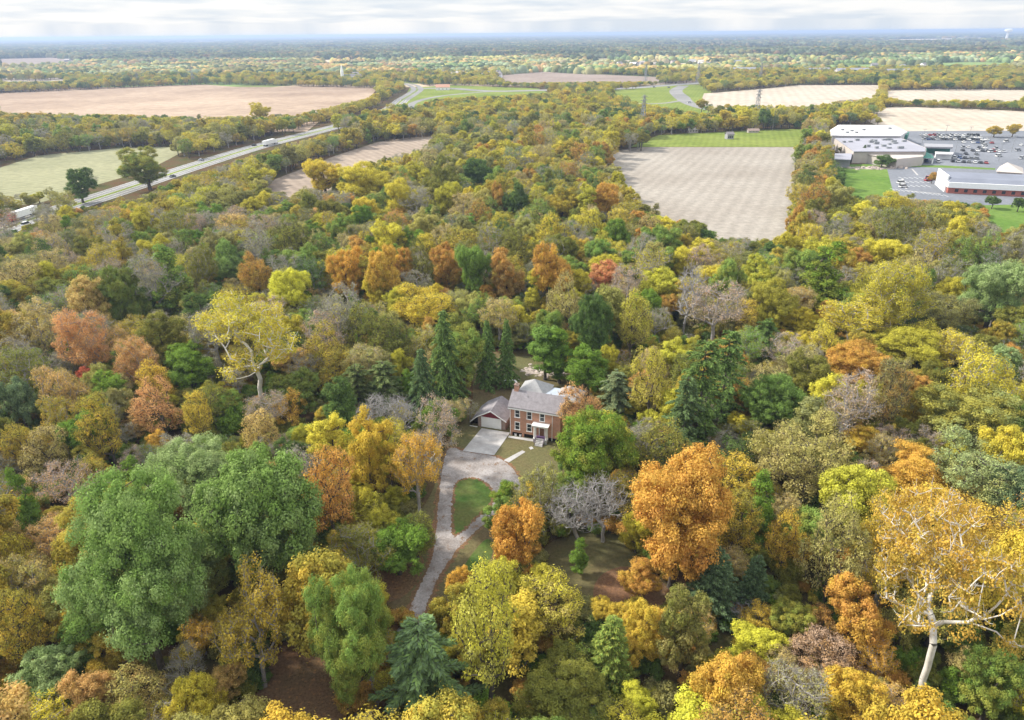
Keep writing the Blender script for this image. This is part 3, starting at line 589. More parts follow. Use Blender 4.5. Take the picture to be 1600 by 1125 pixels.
def make_conifer(key, seed, H=16., Rb=3.6, step=.62, droop=.35, irr=.15, per=9, size=.52, z0=.8, power=.85, dens=15):
    rng = np.random.default_rng(seed); bs = []; P = []; D = []; z = z0; ph = 0.
    while z < H - .4:
        f = (1 - (z - z0) / (H - z0)) ** power; L = Rb * f + .25
        for k in range(per):
            a = ph + 2 * math.pi * k / per + rng.normal(0, .2); l = L * rng.uniform(1 - irr * 2.2, 1 + irr); zz = z + rng.normal(0, .18)
            dirv = np.array([math.cos(a), math.sin(a), 0.]); p0 = np.array([0, 0, zz]); p1 = p0 + dirv * l * .55 + np.array([0, 0, .05 * l]); p2 = p0 + dirv * l - np.array([0, 0, droop * l * .75])
            bs.append((p0, p1, .05, .03)); bs.append((p1, p2, .03, .012)); m = max(4, int(dens * l))
            t = rng.uniform(.12, 1.0, m) ** .75
            q = np.where(t[:, None] < .55, p0 + (p1 - p0) * (t[:, None] / .55), p1 + (p2 - p1) * ((t[:, None] - .55) / .45))
            side = np.array([-dirv[1], dirv[0], 0]); w = rng.uniform(-1, 1, (m, 1)) * (.16 + .34 * l * (1 - t[:, None]) * .7)
            q = q + side * w * .8 + np.c_[np.zeros((m, 2)), -np.abs(w[:, 0]) * .35 + rng.normal(0, .07, m)]
            P.append(q); D.append(dirv[None] * .8 + side * np.sign(w) * .55 + np.array([0, 0, -droop * .8]) + rng.normal(0, .22, (m, 3)))
        z += step * rng.uniform(.8, 1.2) * (.6 + .6 * f); ph += 1.1
    P = np.concatenate(P); t = np.concatenate(D); n = len(P); t /= np.linalg.norm(t, axis=1, keepdims=True)
    nn = np.array([0, 0, 1.]) + rng.normal(0, .35, (n, 3)); b = np.cross(nn, t); b /= np.linalg.norm(b, axis=1, keepdims=True); s = size * rng.uniform(.6, 1.3, (n, 1))
    Vl = np.stack([P - t * s * .3, P - b * s * .24 + t * s * .2, P + t * s * .9 - np.array([0, 0, .1]) * s, P + b * s * .24 + t * s * .2], 1).reshape(-1, 3)
    E = tuple(np.array([e[i] for e in bs]) for i in range(4)); tl = trunk_line(rng, H, .05, n=8); tr_ = np.linspace(.26, .02, 9)
    ET = (np.array(tl[:-1]), np.array(tl[1:]), tr_[:-1], tr_[1:])
    tm = quadmesh(key + '_trunk', *joinVQ([tubes(ET, 7), tubes(E, 3)]), BARK, smooth=True)
    cm = quadmesh(key + '_crown', Vl, np.arange(4 * n).reshape(-1, 4), NEEDLE, dict(leaf=rng.random(n), clump=np.clip(rng.normal(.4, .3, n), 0, 1)))
    reg(key, tm, cm, Rb, H, H * .95)
make_conifer('c', 101, size=.36, dens=34); make_conifer('c', 102, Rb=4.0, droop=.5, irr=.25, size=.36, dens=34)
make_conifer('p', 111, H=15., Rb=4.2, step=.95, droop=.12, irr=.35, per=8, size=.42, z0=3.0, power=.55, dens=48); make_conifer('p', 112, H=16., Rb=4.4, step=1.0, droop=.2, irr=.35, per=8, size=.42, z0=2.2, power=.6, dens=48)
make_conifer('j', 121, H=9., Rb=3.6, step=.42, droop=-.15, irr=.12, per=12, size=.3, z0=.3, power=.7, dens=40)
#%%TREES%%
# ------------------------------------------------------------------ trees
PAL = dict(G=(118, 146, 66), DG=(82, 102, 52), BG=(98, 118, 84), SG=(148, 166, 108), OL=(150, 144, 56), YG=(180, 174, 50), LY=(192, 190, 54), Y=(212, 184, 54), GO=(212, 172, 56),
           O=(220, 156, 62), RO=(184, 140, 66), R=(176, 84, 66), SA=(214, 150, 96), ST=(202, 164, 100), TN=(176, 160, 102), GR=(150, 146, 118), GT=(166, 162, 88), PK=(176, 150, 126), VG=(104, 132, 40), GB=(134, 134, 84), DO=(120, 124, 54), OC=(194, 156, 60))
CW = dict(G='green', DG='dark green', BG='blue green', SG='sage green', OL='olive', YG='yellow green', LY='lime yellow', Y='yellow', GO='golden', O='bright orange', RO='rust brown', R='red',
          SA='salmon orange', ST='peach coloured', TN='tan', GR='grey', GT='pale olive', PK='pinkish grey', VG='deep green', GB='grey olive', DO='dull olive')
KIND = dict(b=('broadleaf_tree', 'leafy tree'), k=('broadleaf_tree', 'great spreading tree'), B=('broadleaf_tree', 'leafy tree'), D=('broadleaf_tree', 'leafy tree'), S=('broadleaf_tree', 'thinning tree with twigs showing'), w=('sycamore_tree', 'white limbed sycamore'), s=('broadleaf_tree', 'thinning tree with twigs showing'), t=('broadleaf_tree', 'nearly bare tree'), n=('bare_tree', 'leafless tree'),
            y=('sycamore_tree', 'white limbed sycamore'), v=('vine_covered_tree', 'narrow vine covered tree'), u=('shrub', 'rounded shrub'), c=('spruce_tree', 'conical spruce'), p=('pine_tree', 'ragged pine'), j=('cedar_tree', 'broad evergreen'))
SECOND = dict(Y='YG', GO='OL', O='GO', YG='OL', OL='GO', G='OL', SG='G', RO='OL', SA='ST', ST='OL', TN='GT', GR='GB', LY='YG', DG='G', BG='DG', GT='OL', PK='TN', VG='G', R='SA', GB='OL', DO='OL')
ALB = 1.2
def soft(c): return np.array(lin(c)) * .94 + .06 * float(np.dot(lin(c), (.3, .6, .1)))
RNG = np.random.default_rng(7); rnd = random.Random(7)
def tints(col, col2=None, jit=.10):
    a = soft(PAL[col]); b = soft(PAL[col2 or SECOND[col]]); b = .25 * a + .75 * b
    j = 1 + rnd.uniform(-jit, jit); h = np.array([1 + rnd.uniform(-jit, jit) * .6, 1, 1])
    return tuple(map(float, np.clip(a * j * h * ALB, 0, .66))), tuple(map(float, np.clip(b * j * h * ALB, 0, .66)))
def protoidx(sp): return rnd.randrange(len(PROTO[sp]))
TREES = []    # dict(x,y,W,H,sp,pi,tint,tintb,lab,px,py,w,h,hand)
def solve(px, py, w, h, P, vmin=.62, vmax=1.7):
    top = py - h / 2; cy_ = py; zc = P['H'] * .6; hh = h
    for _ in range(12):
        x, y, _z = G(px, cy_, zc); D = float(PX([(x, y, zc)])[2][0]); th = math.atan2(CAM_H - zc, math.hypot(x, y)); Wm = w * D / CAM_F
        hm = h * D / CAM_F; q = hm * hm - (Wm * math.sin(th)) ** 2; V = math.sqrt(max(q, .01)) / math.cos(th)
        rat = P['V'] / (2 * P['R']); V = min(max(V, vmin * rat * Wm), vmax * rat * Wm)
        hh = math.sqrt((V * math.cos(th)) ** 2 + (Wm * math.sin(th)) ** 2) * CAM_F / D; cy_ = top + hh / 2
        sz = V / P['V']; zc = (P['H'] - P['V'] / 2) * sz
    return x, y, Wm, sz * P['H'], cy_, hh
def re_base(f):
    return (float(f[7]), float(f[8])) if len(f) > 8 else None
def hand(line):
    lab = None
    if '|' in line: line, lab = line.split('|')
    f = line.split(','); px, py, w, h = map(float, f[:4]); sp, col = f[4], f[5]; col2 = f[6] if len(f) > 6 and f[6] else None
    pi = protoidx(sp); P = PROTO[sp][pi]
    base = re_base(f)
    if base:
        bx, by, _z = G(*base); best = min((abs(G(px, py, z)[1] - by) + abs(G(px, py, z)[0] - bx), z) for z in np.arange(3, 30, .5)); zc = best[1]; cx, cy_, _z = G(px, py, zc)
        Wm = w * float(PX([(cx, cy_, zc)])[2][0]) / CAM_F
        if sp in 'bs' and Wm > 11.5: sp = sp.upper(); pi = protoidx(sp); P = PROTO[sp][pi]
        dv = Vector((cx - bx, cy_ - by, zc)); un = dv.normalized(); lo, hi = 2.0, 60.0
        for _ in range(30):
            md = (lo + hi) / 2
            if PX([(bx + un.x * md, by + un.y * md, un.z * md)])[1][0] > py - h / 2: lo = md
            else: hi = md
        ta, tb = tints(col, col2, .05)
        TREES.append(dict(x=bx, y=by, W=Wm, H=lo, sp=sp, pi=pi, ta=ta, tb=tb, col=col, lab=lab, px=px, py=py, w=w, h=h, hand=True, dir=dv)); return
    x, y, Wm, H, cy_, hh = solve(px, py, w, h, P)
    if sp in 'bs' and Wm > 11.5: sp = sp.upper(); pi = protoidx(sp); P = PROTO[sp][pi]; x, y, Wm, H, cy_, hh = solve(px, py, w, h, P)
    ta, tb = tints(col, col2, .05)
    TREES.append(dict(x=x, y=y, W=Wm, H=H, sp=sp, pi=pi, ta=ta, tb=tb, col=col, lab=lab, px=px, py=py, w=w, h=h, hand=True))
    return TREES[-1]
TABLE = '''
205,878,262,245,k,G,SG,257,1058|huge sage green tree with a leaning dark trunk at the lower left
408,797,225,235,D,G,SG,405,945|huge rounded green tree behind the leaning sage tree, right of it
300,745,170,130,k,SG,G|sage green tree crown rising behind the two huge green trees
295,882,125,115,b,SG,OL|small sage green lobe of foliage between the two huge green trees
400,955,115,125,s,GO,OL,414,1072|thin golden brown tree beside the brown leaf litter clearing at the bottom
312,985,60,55,s,O,GO
282,1045,75,75,t,GR
310,1092,88,88,b,Y,GO|bright yellow round tree at the bottom edge left of the brown clearing
205,1085,105,95,s,GT,ST
75,1050,95,85,b,SG
65,1100,120,60,s,Y,LY|yellow thin tree in the bottom left corner
80,1028,50,26,b,O
35,970,85,115,s,OL,GO
45,900,85,90,s,GT,ST
22,868,65,85,s,Y,GO
85,838,80,80,s,ST,SA
100,748,85,75,t,PK,ST
42,800,36,110,v,VG
22,775,60,65,s,ST
160,775,75,55,t,TN
140,980,115,105,b,G,DG
175,1010,95,85,b,OL
545,975,160,180,k,G,OL,548,1118|large rounded green tree left of the driveway's lower end
385,1055,60,90,u,DG
660,1045,165,185,p,BG,G|large grey green pine at the bottom edge below the driveway
620,846,102,84,b,VG,G|low round deep green tree on the brown leaves left of the drive junction
806,842,95,150,b,O,RO|tall bright orange tree right of the grass island
792,768,55,42,b,VG,OL|small green tree behind the tall orange tree by the turning circle
718,908,52,50,b,O,GO|small bright orange tree right of the lower driveway
700,955,75,75,b,OL,GO
768,960,125,150,s,YG,GT,766,1116|yellow tree with dark twisted trunk below the driveway
870,940,120,110,s,YG,TN|pale yellow thinning tree below the bare lawn
875,1065,175,145,b,DO,OL|large dull olive tree at the bottom middle
955,1015,85,115,j,G|fresh green conical tree at the bottom, right of the dull olive one
945,955,50,45,b,GO
1000,985,68,92,b,GO,O
1072,985,88,120,b,DO,TN
893,802,92,95,n,GR,,905,856|left leafless grey tree behind the bare lawn
938,788,88,90,n,GR,,942,846|right leafless grey tree behind the bare lawn
845,768,80,110,s,GB,OL|dull brown olive tree between the turning circle and the leafless grey trees
905,870,26,44,v,VG|small ivy covered stump on the bare lawn
1064,785,205,220,D,O,RO|very large rust orange tree right of the bare lawn
1000,905,70,60,b,RO,GO
1000,1088,70,62,b,LY,YG
1085,1110,165,75,b,LY,Y|lime yellow tree at the bottom edge right of the middle
1115,905,95,110,j,BG|left blue green evergreen of the pair right of the bare lawn
1178,912,58,95,j,BG|smaller right blue green evergreen of the pair right of the bare lawn
1178,1003,102,75,b,LY,YG|round lime yellow tree below the blue green evergreens
1165,955,60,45,n,GR
1130,1062,112,125,b,O,GO|round orange tree at the bottom below the lime yellow one
1240,965,72,66,b,OL,G
1285,970,60,60,s,RO,TN
1240,1075,105,110,t,GR,YG
1290,1010,110,80,s,PK,RO
1330,1090,100,95,b,GO,O
1372,1022,62,72,s,O,GO
1400,1098,90,60,s,ST,GO
1230,1120,50,30,s,Y
1480,905,285,260,w,OC,OL,1435,1098|golden sycamore with bright white spreading limbs at the lower right
1395,850,140,170,s,GO,OL
1510,810,170,150,s,GO,RO
1570,880,110,150,b,GO,YG
1300,840,100,130,s,GT,TN,1287,955|pale olive tree with a bare leaning trunk left of the golden sycamore
1232,860,62,130,s,GO,O
1185,800,50,95,v,VG
1340,945,100,110,b,RO,GO
1560,1060,90,110,b,G,OL
1592,1090,60,70,s,Y
1590,762,70,100,b,BG,SG
1208,620,124,96,D,G,DG|dense round dark green tree right of the dark evergreens
1095,620,95,190,p,DG|tallest dark evergreen right of the house
1133,590,78,160,p,DG|dark evergreen behind the round dark green tree
1068,660,88,150,p,DG,BG
1195,532,60,75,p,DG
1265,705,175,145,s,GT,TN|broad pale olive thinning tree right of the very large rust orange tree
1342,562,118,78,D,RO,GO|broad rust brown crown in the right half of the wood
1325,625,100,95,t,PK,TN|pinkish nearly bare tree below the broad rust brown crown
1392,605,72,100,s,GB,RO
1290,532,60,60,s,Y,GO
1245,496,70,52,b,Y
1335,485,140,75,s,YG,GO
1400,450,125,120,S,YG,OL|yellow olive tree with pale twigs in the upper right wood
1385,390,80,55,b,Y,YG
1112,430,66,52,b,Y|yellow round tree above the pinkish bare trees right of the middle
1185,422,60,62,b,YG,G
1200,460,90,85,b,OL,YG
1070,402,70,60,b,Y,YG
1290,430,60,80,v,VG,OL
1480,482,95,72,s,GB
1560,445,112,120,b,SG,G
1430,532,130,72,b,YG,OL
1492,540,72,62,s,Y,GO
1572,567,62,52,b,SG
1510,628,185,112,b,OL,SG|broad pale olive crown at the right edge of the wood
1530,725,155,120,s,SG,GT|broad pale sage thinning crown at the right edge
1445,740,165,110,b,O,GO|broad burnt orange crown above the golden sycamore
1342,685,62,45,b,GO,RO
1378,700,50,60,s,TN
1120,472,92,82,t,PK,GR
1168,492,52,52,s,GO,TN
1075,470,55,100,n,GR
538,418,68,90,b,O,GO|bright orange egg shaped tree in the left middle of the wood
597,422,58,88,b,O,GO
625,410,50,62,b,RO,GO
582,448,40,52,b,Y
700,412,62,80,b,RO,OL
738,412,65,92,b,G,VG
790,422,60,75,b,RO,TN
805,445,40,36,b,Y,GO
856,425,62,115,b,RO,GO
832,465,26,64,v,YG
945,430,56,52,b,SA,R|salmon red tree beyond the house, alone among green crowns
982,442,62,62,t,PK
665,470,112,72,s,Y,GO|broad yellow tree beyond the dark spruces
780,492,62,62,s,TN,YG
695,555,78,150,c,DG|tallest dark spruce left of the house
660,595,66,110,c,DG,BG|shorter dark spruce in front of the tallest, left of the house
762,550,44,105,c,DG|left of two slim dark spruces behind the garage
792,548,40,105,c,DG|right of two slim dark spruces behind the house
600,600,72,80,p,DG,GB
558,605,66,80,p,DG,GB
575,562,100,75,s,TN,G
925,500,85,105,D,DG,G|dense dark green round tree beyond the house
890,475,60,85,s,TN
988,500,60,92,s,YG,TN
962,615,72,80,p,BG,GB|grey green pine right behind the house
920,570,80,66,b,VG,G
952,562,36,46,b,YG
852,545,46,80,v,G,VG
875,556,44,70,v,VG
1018,592,72,112,s,YG,TN
903,627,66,52,s,SA,TN,897,690|small peach coloured tree hiding the right end of the house
932,695,158,140,D,VG,OL|big deep green tree in front of the right end of the house
864,632,11,44,c,G|slim young conifer against the front roof of the house
575,642,62,52,n,GR
632,645,62,62,n,GR
682,665,72,84,t,PK,TN|pinkish nearly bare tree left of the garage
575,705,85,105,b,GO,YG
520,690,85,85,b,Y,GO
650,740,80,140,s,O,GO|orange thinning tree on the left edge of the gravel drive
608,712,60,75,b,YG,OL
512,770,92,165,s,O,SA|orange tree between the huge green tree and the drive
392,528,165,150,y,YG,GO,410,635|yellow sycamore with white trunk standing alone at the left
450,442,86,82,b,LY,YG|bright yellow green tree above the lone sycamore
130,515,100,80,s,SA,ST,160,600|salmon orange tree with pale twin stems at the far left
138,592,36,44,b,R|small red tree at the left
215,562,82,82,s,ST,SA
235,595,62,62,s,GO,O
90,605,72,82,s,ST
25,625,62,95,b,BG,SG
160,665,72,112,s,OL,GO
88,655,62,92,s,OL
30,695,72,82,s,OL,GO
250,635,82,82,s,SA,ST
250,692,42,42,b,O
310,645,52,72,s,GO
370,658,52,46,u,VG
460,605,82,66,b,DO,G
455,640,52,56,s,O
300,575,80,72,b,VG,G
240,432,72,82,t,GR
190,445,82,105,b,DO,G
270,445,50,100,v,G
360,402,62,74,b,G,SG
310,412,62,74,s,DO
400,422,62,72,s,RO
285,452,22,32,b,SA
560,272,96,60,b,Y,YG
505,268,70,56,b,Y,GO
620,298,62,62,b,Y,YG
690,283,62,60,b,DO,OL
700,305,50,60,b,YG
745,262,60,52,b,DG
805,307,46,56,b,DG,G|dark green dome shaped tree in the upper middle of the wood
780,308,30,52,b,RO
880,312,62,52,b,OL,Y
950,302,62,58,b,RO,GO
225,254,88,62,b,OL,G|big round tree between the pale green field and the highway
120,280,58,54,b,DG,G|dark round tree at the near edge of the pale green field
405,170,40,26,b,Y,OL
1350,237,16,22,c,BG|blue green conifer in front of the supermarket's grey roof
1380,246,36,16,b,DG
1458,275,14,12,b,RO
1553,312,22,17,b,DG|left of the two small dark trees on the grass below the brick building
1594,315,22,17,b,DG|right of the two small dark trees on the grass below the brick building
1556,201,26,16,b,GO|left of two golden trees beyond the car park
1585,200,24,18,b,GO,DG|right of two golden trees beyond the car park
1317,231,12,11,b,DO
'''
for ln in TABLE.strip().splitlines(): hand(ln)
KEEP = [
    [(120, 322), (195, 290), (300, 254), (400, 222), (490, 202), (540, 192), (540, 199), (490, 213), (400, 239), (300, 272), (195, 307), (120, 334)], [(820, 692), (880, 690), (855, 728), (815, 745)], [(20, 352), (60, 337), (60, 342), (20, 356)],
    [(735, 650), (757, 622), (800, 588), (840, 588), (910, 598), (905, 640), (870, 660), (872, 690), (840, 702), (815, 705), (818, 760), (770, 800), (735, 840), (690, 890), (650, 962), (632, 957), (660, 890), (680, 830), (684, 740), (700, 690)],
    [(850, 850), (960, 835), (1000, 880), (1040, 940), (930, 948), (880, 910)], [(380, 1125), (430, 1040), (520, 1050), (530, 1125)],
    [(728, 560), (775, 600), (740, 615), (722, 600)], [(812, 568), (885, 568), (890, 596), (812, 592)], [(540, 890), (650, 885), (640, 940), (590, 935)], [(730, 850), (775, 840), (760, 900), (730, 900)],
    [(0, 146), (100, 139), (250, 134), (320, 132), (520, 134), (590, 138), (575, 152), (530, 162), (470, 176), (330, 182), (200, 178), (0, 174)],
    [(0, 262), (60, 243), (190, 233), (300, 230), (262, 248), (200, 262), (140, 275), (60, 298), (0, 306)],
    [(410, 296), (425, 283), (520, 243), (590, 222), (674, 214), (670, 227), (600, 247), (520, 274), (450, 300)],
    [(955, 238), (1000, 231), (1242, 230), (1236, 300), (1228, 370), (1130, 372), (1080, 335), (1000, 312), (985, 290)],
    [(1000, 226), (1030, 212), (1150, 206), (1256, 202), (1250, 230), (1000, 230)],
    [(1105, 150), (1180, 142), (1250, 134), (1370, 134), (1368, 150), (1260, 164), (1120, 162)], [(1380, 143), (1600, 142), (1600, 156), (1400, 154)], [(1365, 172), (1400, 168), (1600, 176), (1600, 196), (1400, 194)],
    [(775, 118), (850, 112), (930, 117), (1030, 121), (1030, 126), (800, 128)], [(0, 127), (0, 122), (100, 121), (100, 126)],
    [(1295, 195), (1400, 192), (1430, 204), (1600, 203), (1600, 322), (1480, 314), (1400, 302), (1385, 258), (1310, 262)], [(1310, 258), (1390, 256), (1395, 304), (1330, 305)], [(1538, 322), (1600, 318), (1600, 358), (1545, 350)],
    [(630, 165), (640, 138), (700, 134), (860, 138), (860, 144), (690, 152), (645, 166)], [(960, 142), (1090, 130), (1095, 140), (1085, 162), (1120, 176), (1080, 172), (1000, 160)],
]
KEEPG = [[G(x, y)[:2] for x, y in k] for k in [
    [(-60, 150), (0, 146), (320, 132), (590, 138), (578, 152), (530, 163), (480, 180), (-80, 182)], [(-60, 268), (60, 243), (190, 231), (300, 229), (262, 250), (140, 282), (-60, 315)],
    [(415, 296), (430, 280), (520, 245), (590, 222), (690, 213), (690, 226), (520, 280), (450, 300)], [(948, 238), (1243, 230), (1240, 300), (1228, 385), (1110, 385), (1000, 340), (965, 300)],
    [(985, 230), (1000, 221), (1030, 211), (1150, 205), (1262, 201), (1262, 215), (1243, 230)], [(1100, 146), (1250, 133), (1375, 133), (1372, 152), (1262, 166), (1120, 165)], [(1380, 141), (1640, 141), (1640, 158), (1380, 158)], [(1362, 170), (1400, 167), (1640, 176), (1640, 198), (1390, 198)],
    [(765, 118), (850, 111), (930, 116), (1040, 121), (1090, 126), (1000, 128), (800, 129)], [(625, 166), (640, 138), (700, 133), (850, 139), (860, 146), (700, 154), (640, 168)], [(950, 143), (1090, 131), (1112, 150), (1125, 174), (1060, 178), (960, 160)],
    [(1290, 266), (1300, 195), (1400, 195), (1660, 200), (1660, 330), (1570, 324), (1470, 324), (1395, 318), (1320, 300)], [(1535, 318), (1660, 312), (1660, 372), (1548, 372)]]]
HX, HY = zip(*[G(x, y)[:2] for x, y in HWY]); HWP = np.array(catmull([G(x, y)[:2] for x, y in HWY], 14))
SIDE = [np.array(catmull([G(x, y)[:2] for x, y in q], 10)) for q in ([(1056, 142), (1065, 152), (1078, 162), (1110, 172), (1180, 182)], [(650, 139), (770, 142.5), (960, 139), (1100, 129.5)])]
BASEG = [[G(x, y)[:2] for x, y in k] for k in [
    [(696, 710), (735, 662), (728, 560), (760, 545), (830, 556), (890, 570), (930, 620), (950, 690), (860, 760), (800, 815), (735, 905), (690, 955), (640, 985), (620, 965), (660, 880), (680, 830), (684, 745)],
    [(850, 855), (960, 832), (1005, 880), (1045, 940), (960, 965), (900, 940)], [(380, 1140), (430, 1020), (500, 1010), (545, 1140)], [(565, 880), (650, 872), (640, 935), (590, 935)], [(575, 535), (590, 508), (640, 505), (660, 525)]]]
AB = [Area(k) for k in KEEPG + BASEG]; AK = [Area(k) for k in KEEP]
def blocked_base(x, y, r):
    if any(k.has(x, y) for k in AB): return True
    if np.hypot(HWP[:, 0] - x, HWP[:, 1] - y).min() < 15 + r * .7: return True
    return any(np.hypot(s[:, 0] - x, s[:, 1] - y).min() < 14 + r * .6 for s in SIDE)
HANDS = np.array([(t['px'], t['py'], t['w'] * .43, t['h'] * .43, PX([(t['x'], t['y'], 5)])[2][0]) for t in TREES])
def hides(x, y, W_, H):
    p, q, d = PX([(x, y, H * .98), (x, y, H * .6), (x - W_ * .38, y, H * .7), (x + W_ * .38, y, H * .7), (x, y, H * .86), (x, y, H * .73), (x, y, H * .45)])
    for k in AK:
        for a in range(7):
            if k.has(p[a], q[a]): return True
    n = HANDS[HANDS[:, 4] > d[1]]
    e = ((n[:, 0, None] - p[None, :2]) / n[:, 2, None]) ** 2 + ((n[:, 1, None] - q[None, :2]) / n[:, 3, None]) ** 2
    return bool((e < 1).any())
def palette(px, py):
    r = rnd.random()
    if py > 760:
        L = ['OL', 'GO', 'O', 'YG', 'G', 'DO', 'ST', 'GT', 'RO', 'TN'] if px > 1000 else (['OL', 'ST', 'GT', 'G', 'DO', 'GO', 'OL', 'OL'] if px < 520 else ['OL', 'DO', 'GO', 'YG', 'G'])
    elif py > 340:
        L = ['DO', 'GB', 'GR', 'OL', 'G', 'TN', 'OL', 'VG', 'ST', 'GT', 'YG', 'GR', 'PK', 'DO', 'DG', 'GR', 'G'] if px < 520 else (['OL', 'YG', 'GT', 'YG', 'GB', 'OL', 'Y', 'DO', 'G', 'TN', 'RO', 'PK', 'OL', 'GR', 'DG', 'DO'] if px > 1050 else ['OL', 'DO', 'G', 'RO', 'YG', 'TN', 'GB', 'VG', 'YG', 'Y', 'GT', 'GR', 'OL', 'DG', 'GR', 'DO', 'G'])
    elif py > 200:
        L = ['DO', 'OL', 'G', 'GT', 'YG', 'GB', 'OL', 'GR', 'YG', 'Y'] if px < 500 else ['OL', 'YG', 'Y', 'DO', 'GT', 'G', 'YG', 'GB', 'GR', 'DG', 'TN', 'OL', 'YG', 'RO']
    else:
        L = ['OL', 'YG', 'Y', 'G', 'DO', 'GO', 'YG', 'GT', 'DG']
        if px > 560 and py < 180: L += ['YG', 'Y', 'YG']
    return rnd.choice(L)
GRIDC = {}
def cell(x, y): return (int(x // 14), int(y // 14))
def addgrid(t): GRIDC.setdefault(cell(t['x'], t['y']), []).append(t)
for t in TREES: addgrid(t)
def free(x, y, r, k=.60):
    cx, cy_ = cell(x, y)
    for i in range(cx - 1, cx + 2):
        for j in range(cy_ - 1, cy_ + 2):
            for t in GRIDC.get((i, j), ()):
                if math.hypot(t['x'] - x, t['y'] - y) < k * (r + t['W'] / 2): return False
    return True
def fill(y0, y1, step, rmin, rmax, hmul, k=.60, tries=1):
    yy = y0
    while yy < y1:
        xm = .80 * yy + 30; xx = -xm
        while xx < xm:
            x = xx + rnd.uniform(0, step); y = yy + rnd.uniform(0, step); xx += step
            r = rnd.uniform(rmin, rmax)
            if not free(x, y, r, k): continue
            if abs(x) > .79 * y + 26: continue
            p, q, d = PX([(x, y, 6)]); px, py = p[0], q[0]
            if px < -70 or px > 1670 or py > 1250: continue
            if blocked_base(x, y, r): continue
            col = palette(px, py); u = rnd.random()
            if col in ('GR', 'PK'): sp = 't'
            elif col == 'TN': sp = 's'
            elif col == 'VG': sp = 'v' if u < .4 else 'b'
            else: sp = 'b' if u < .46 else ('s' if u < .88 else ('t' if u < .95 else 'v'))
            if y > 700 and sp in 'tv': sp = 's'
            H = (r * 2) * rnd.uniform(1.0, 1.65) * hmul
            if sp == 'v': r *= .55
            if hides(x, y, r * 2, H):
                H *= .6; r *= .75
                if hides(x, y, r * 2, H): continue
            ta, tb = tints(col)
            t = dict(x=x, y=y, W=2 * r, H=H, sp=sp, pi=protoidx(sp), ta=ta, tb=tb, col=col, lab=None, px=px, py=py, hand=False)
            TREES.append(t); addgrid(t)
        yy += step
fill(40, 260, 5.0, 3.8, 6.4, 1.0, .56)
fill(40, 260, 3.6, 2.2, 3.6, .95, .52)
fill(260, 620, 5.0, 3.6, 6.6, .88, .54)
fill(620, 1500, 8.0, 4.2, 6.8, .72, .58)
# --- the individuals: all hand-set ones, then the nearest, up to 300 broadleaf trees
SHR = [t for t in TREES if t['sp'] in 'uncpj']; BL = [t for t in TREES if t['sp'] not in 'uncpj']
BL.sort(key=lambda t: (not t['hand'], math.hypot(t['x'], t['y'])))
IND = SHR + BL[:300]; REST = BL[300:]
LAND = [(t['x'], t['y'], t['lab']) for t in TREES if t['lab']]
NAMED = [('the brick house', HP(5, 4)), ('the garage', HP(-4.6, 4)), ('the grass island', G(738, 790)), ('the gravel turning circle', G(760, 735)), ('the bare lawn', G(930, 890)), ('the brown leaf clearing', G(450, 1080)),
         ('the rubble behind the house', G(850, 580)), ('the lower driveway', G(665, 930)), ('the huge leaning sage tree', (TREES[0]['x'], TREES[0]['y'])), ('the lone yellow sycamore', None), ('the golden sycamore', None),
         ('the very large rust orange tree', None), ('the tall bright orange tree', None), ('the round dark green tree', None), ('the blue green evergreens', None), ('the tallest dark spruce', None), ('the salmon red tree', None),
         ('the broad yellow tree', None), ('the bright yellow green tree', None), ('the egg shaped orange tree', None), ('the small red tree', None), ('the broad rust brown crown', None), ('the lime yellow tree', None), ('the dull olive tree', None),
         ('the broad burnt orange crown', None), ('the tallest dark evergreen', None), ('the twin stemmed salmon tree', None), ('the stubble field', G(1180, 330)), ('the big grey green pine', None), ('the broad pale sage crown', None), ('the yellow olive tree', None), ('the narrow tan field', G(470, 272))]
KEYS = {'the lone yellow sycamore': 'yellow sycamore with white trunk', 'the golden sycamore': 'golden sycamore', 'the very large rust orange tree': 'very large rust', 'the tall bright orange tree': 'tall bright orange', 'the round dark green tree': 'dense round dark green',
        'the blue green evergreens': 'left blue green', 'the tallest dark spruce': 'tallest dark spruce', 'the salmon red tree': 'salmon red', 'the broad yellow tree': 'broad yellow', 'the bright yellow green tree': 'bright yellow green', 'the egg shaped orange tree': 'egg shaped',
        'the small red tree': 'small red', 'the broad rust brown crown': 'broad rust brown', 'the lime yellow tree': 'round lime', 'the dull olive tree': 'large dull olive', 'the broad burnt orange crown': 'burnt orange', 'the tallest dark evergreen': 'tallest dark evergreen',
        'the twin stemmed salmon tree': 'salmon orange tree', 'the big grey green pine': 'large grey green pine', 'the broad pale sage crown': 'broad pale sage', 'the yellow olive tree': 'yellow olive tree'}
LM = []
for nm, p in NAMED:
    if p is None: p = next((q[0], q[1]) for q in LAND if KEYS[nm] in q[2])
    LM.append((nm, p[0], p[1]))
USED = {}
for t in IND:
    if t['lab']: USED[t['lab']] = 1
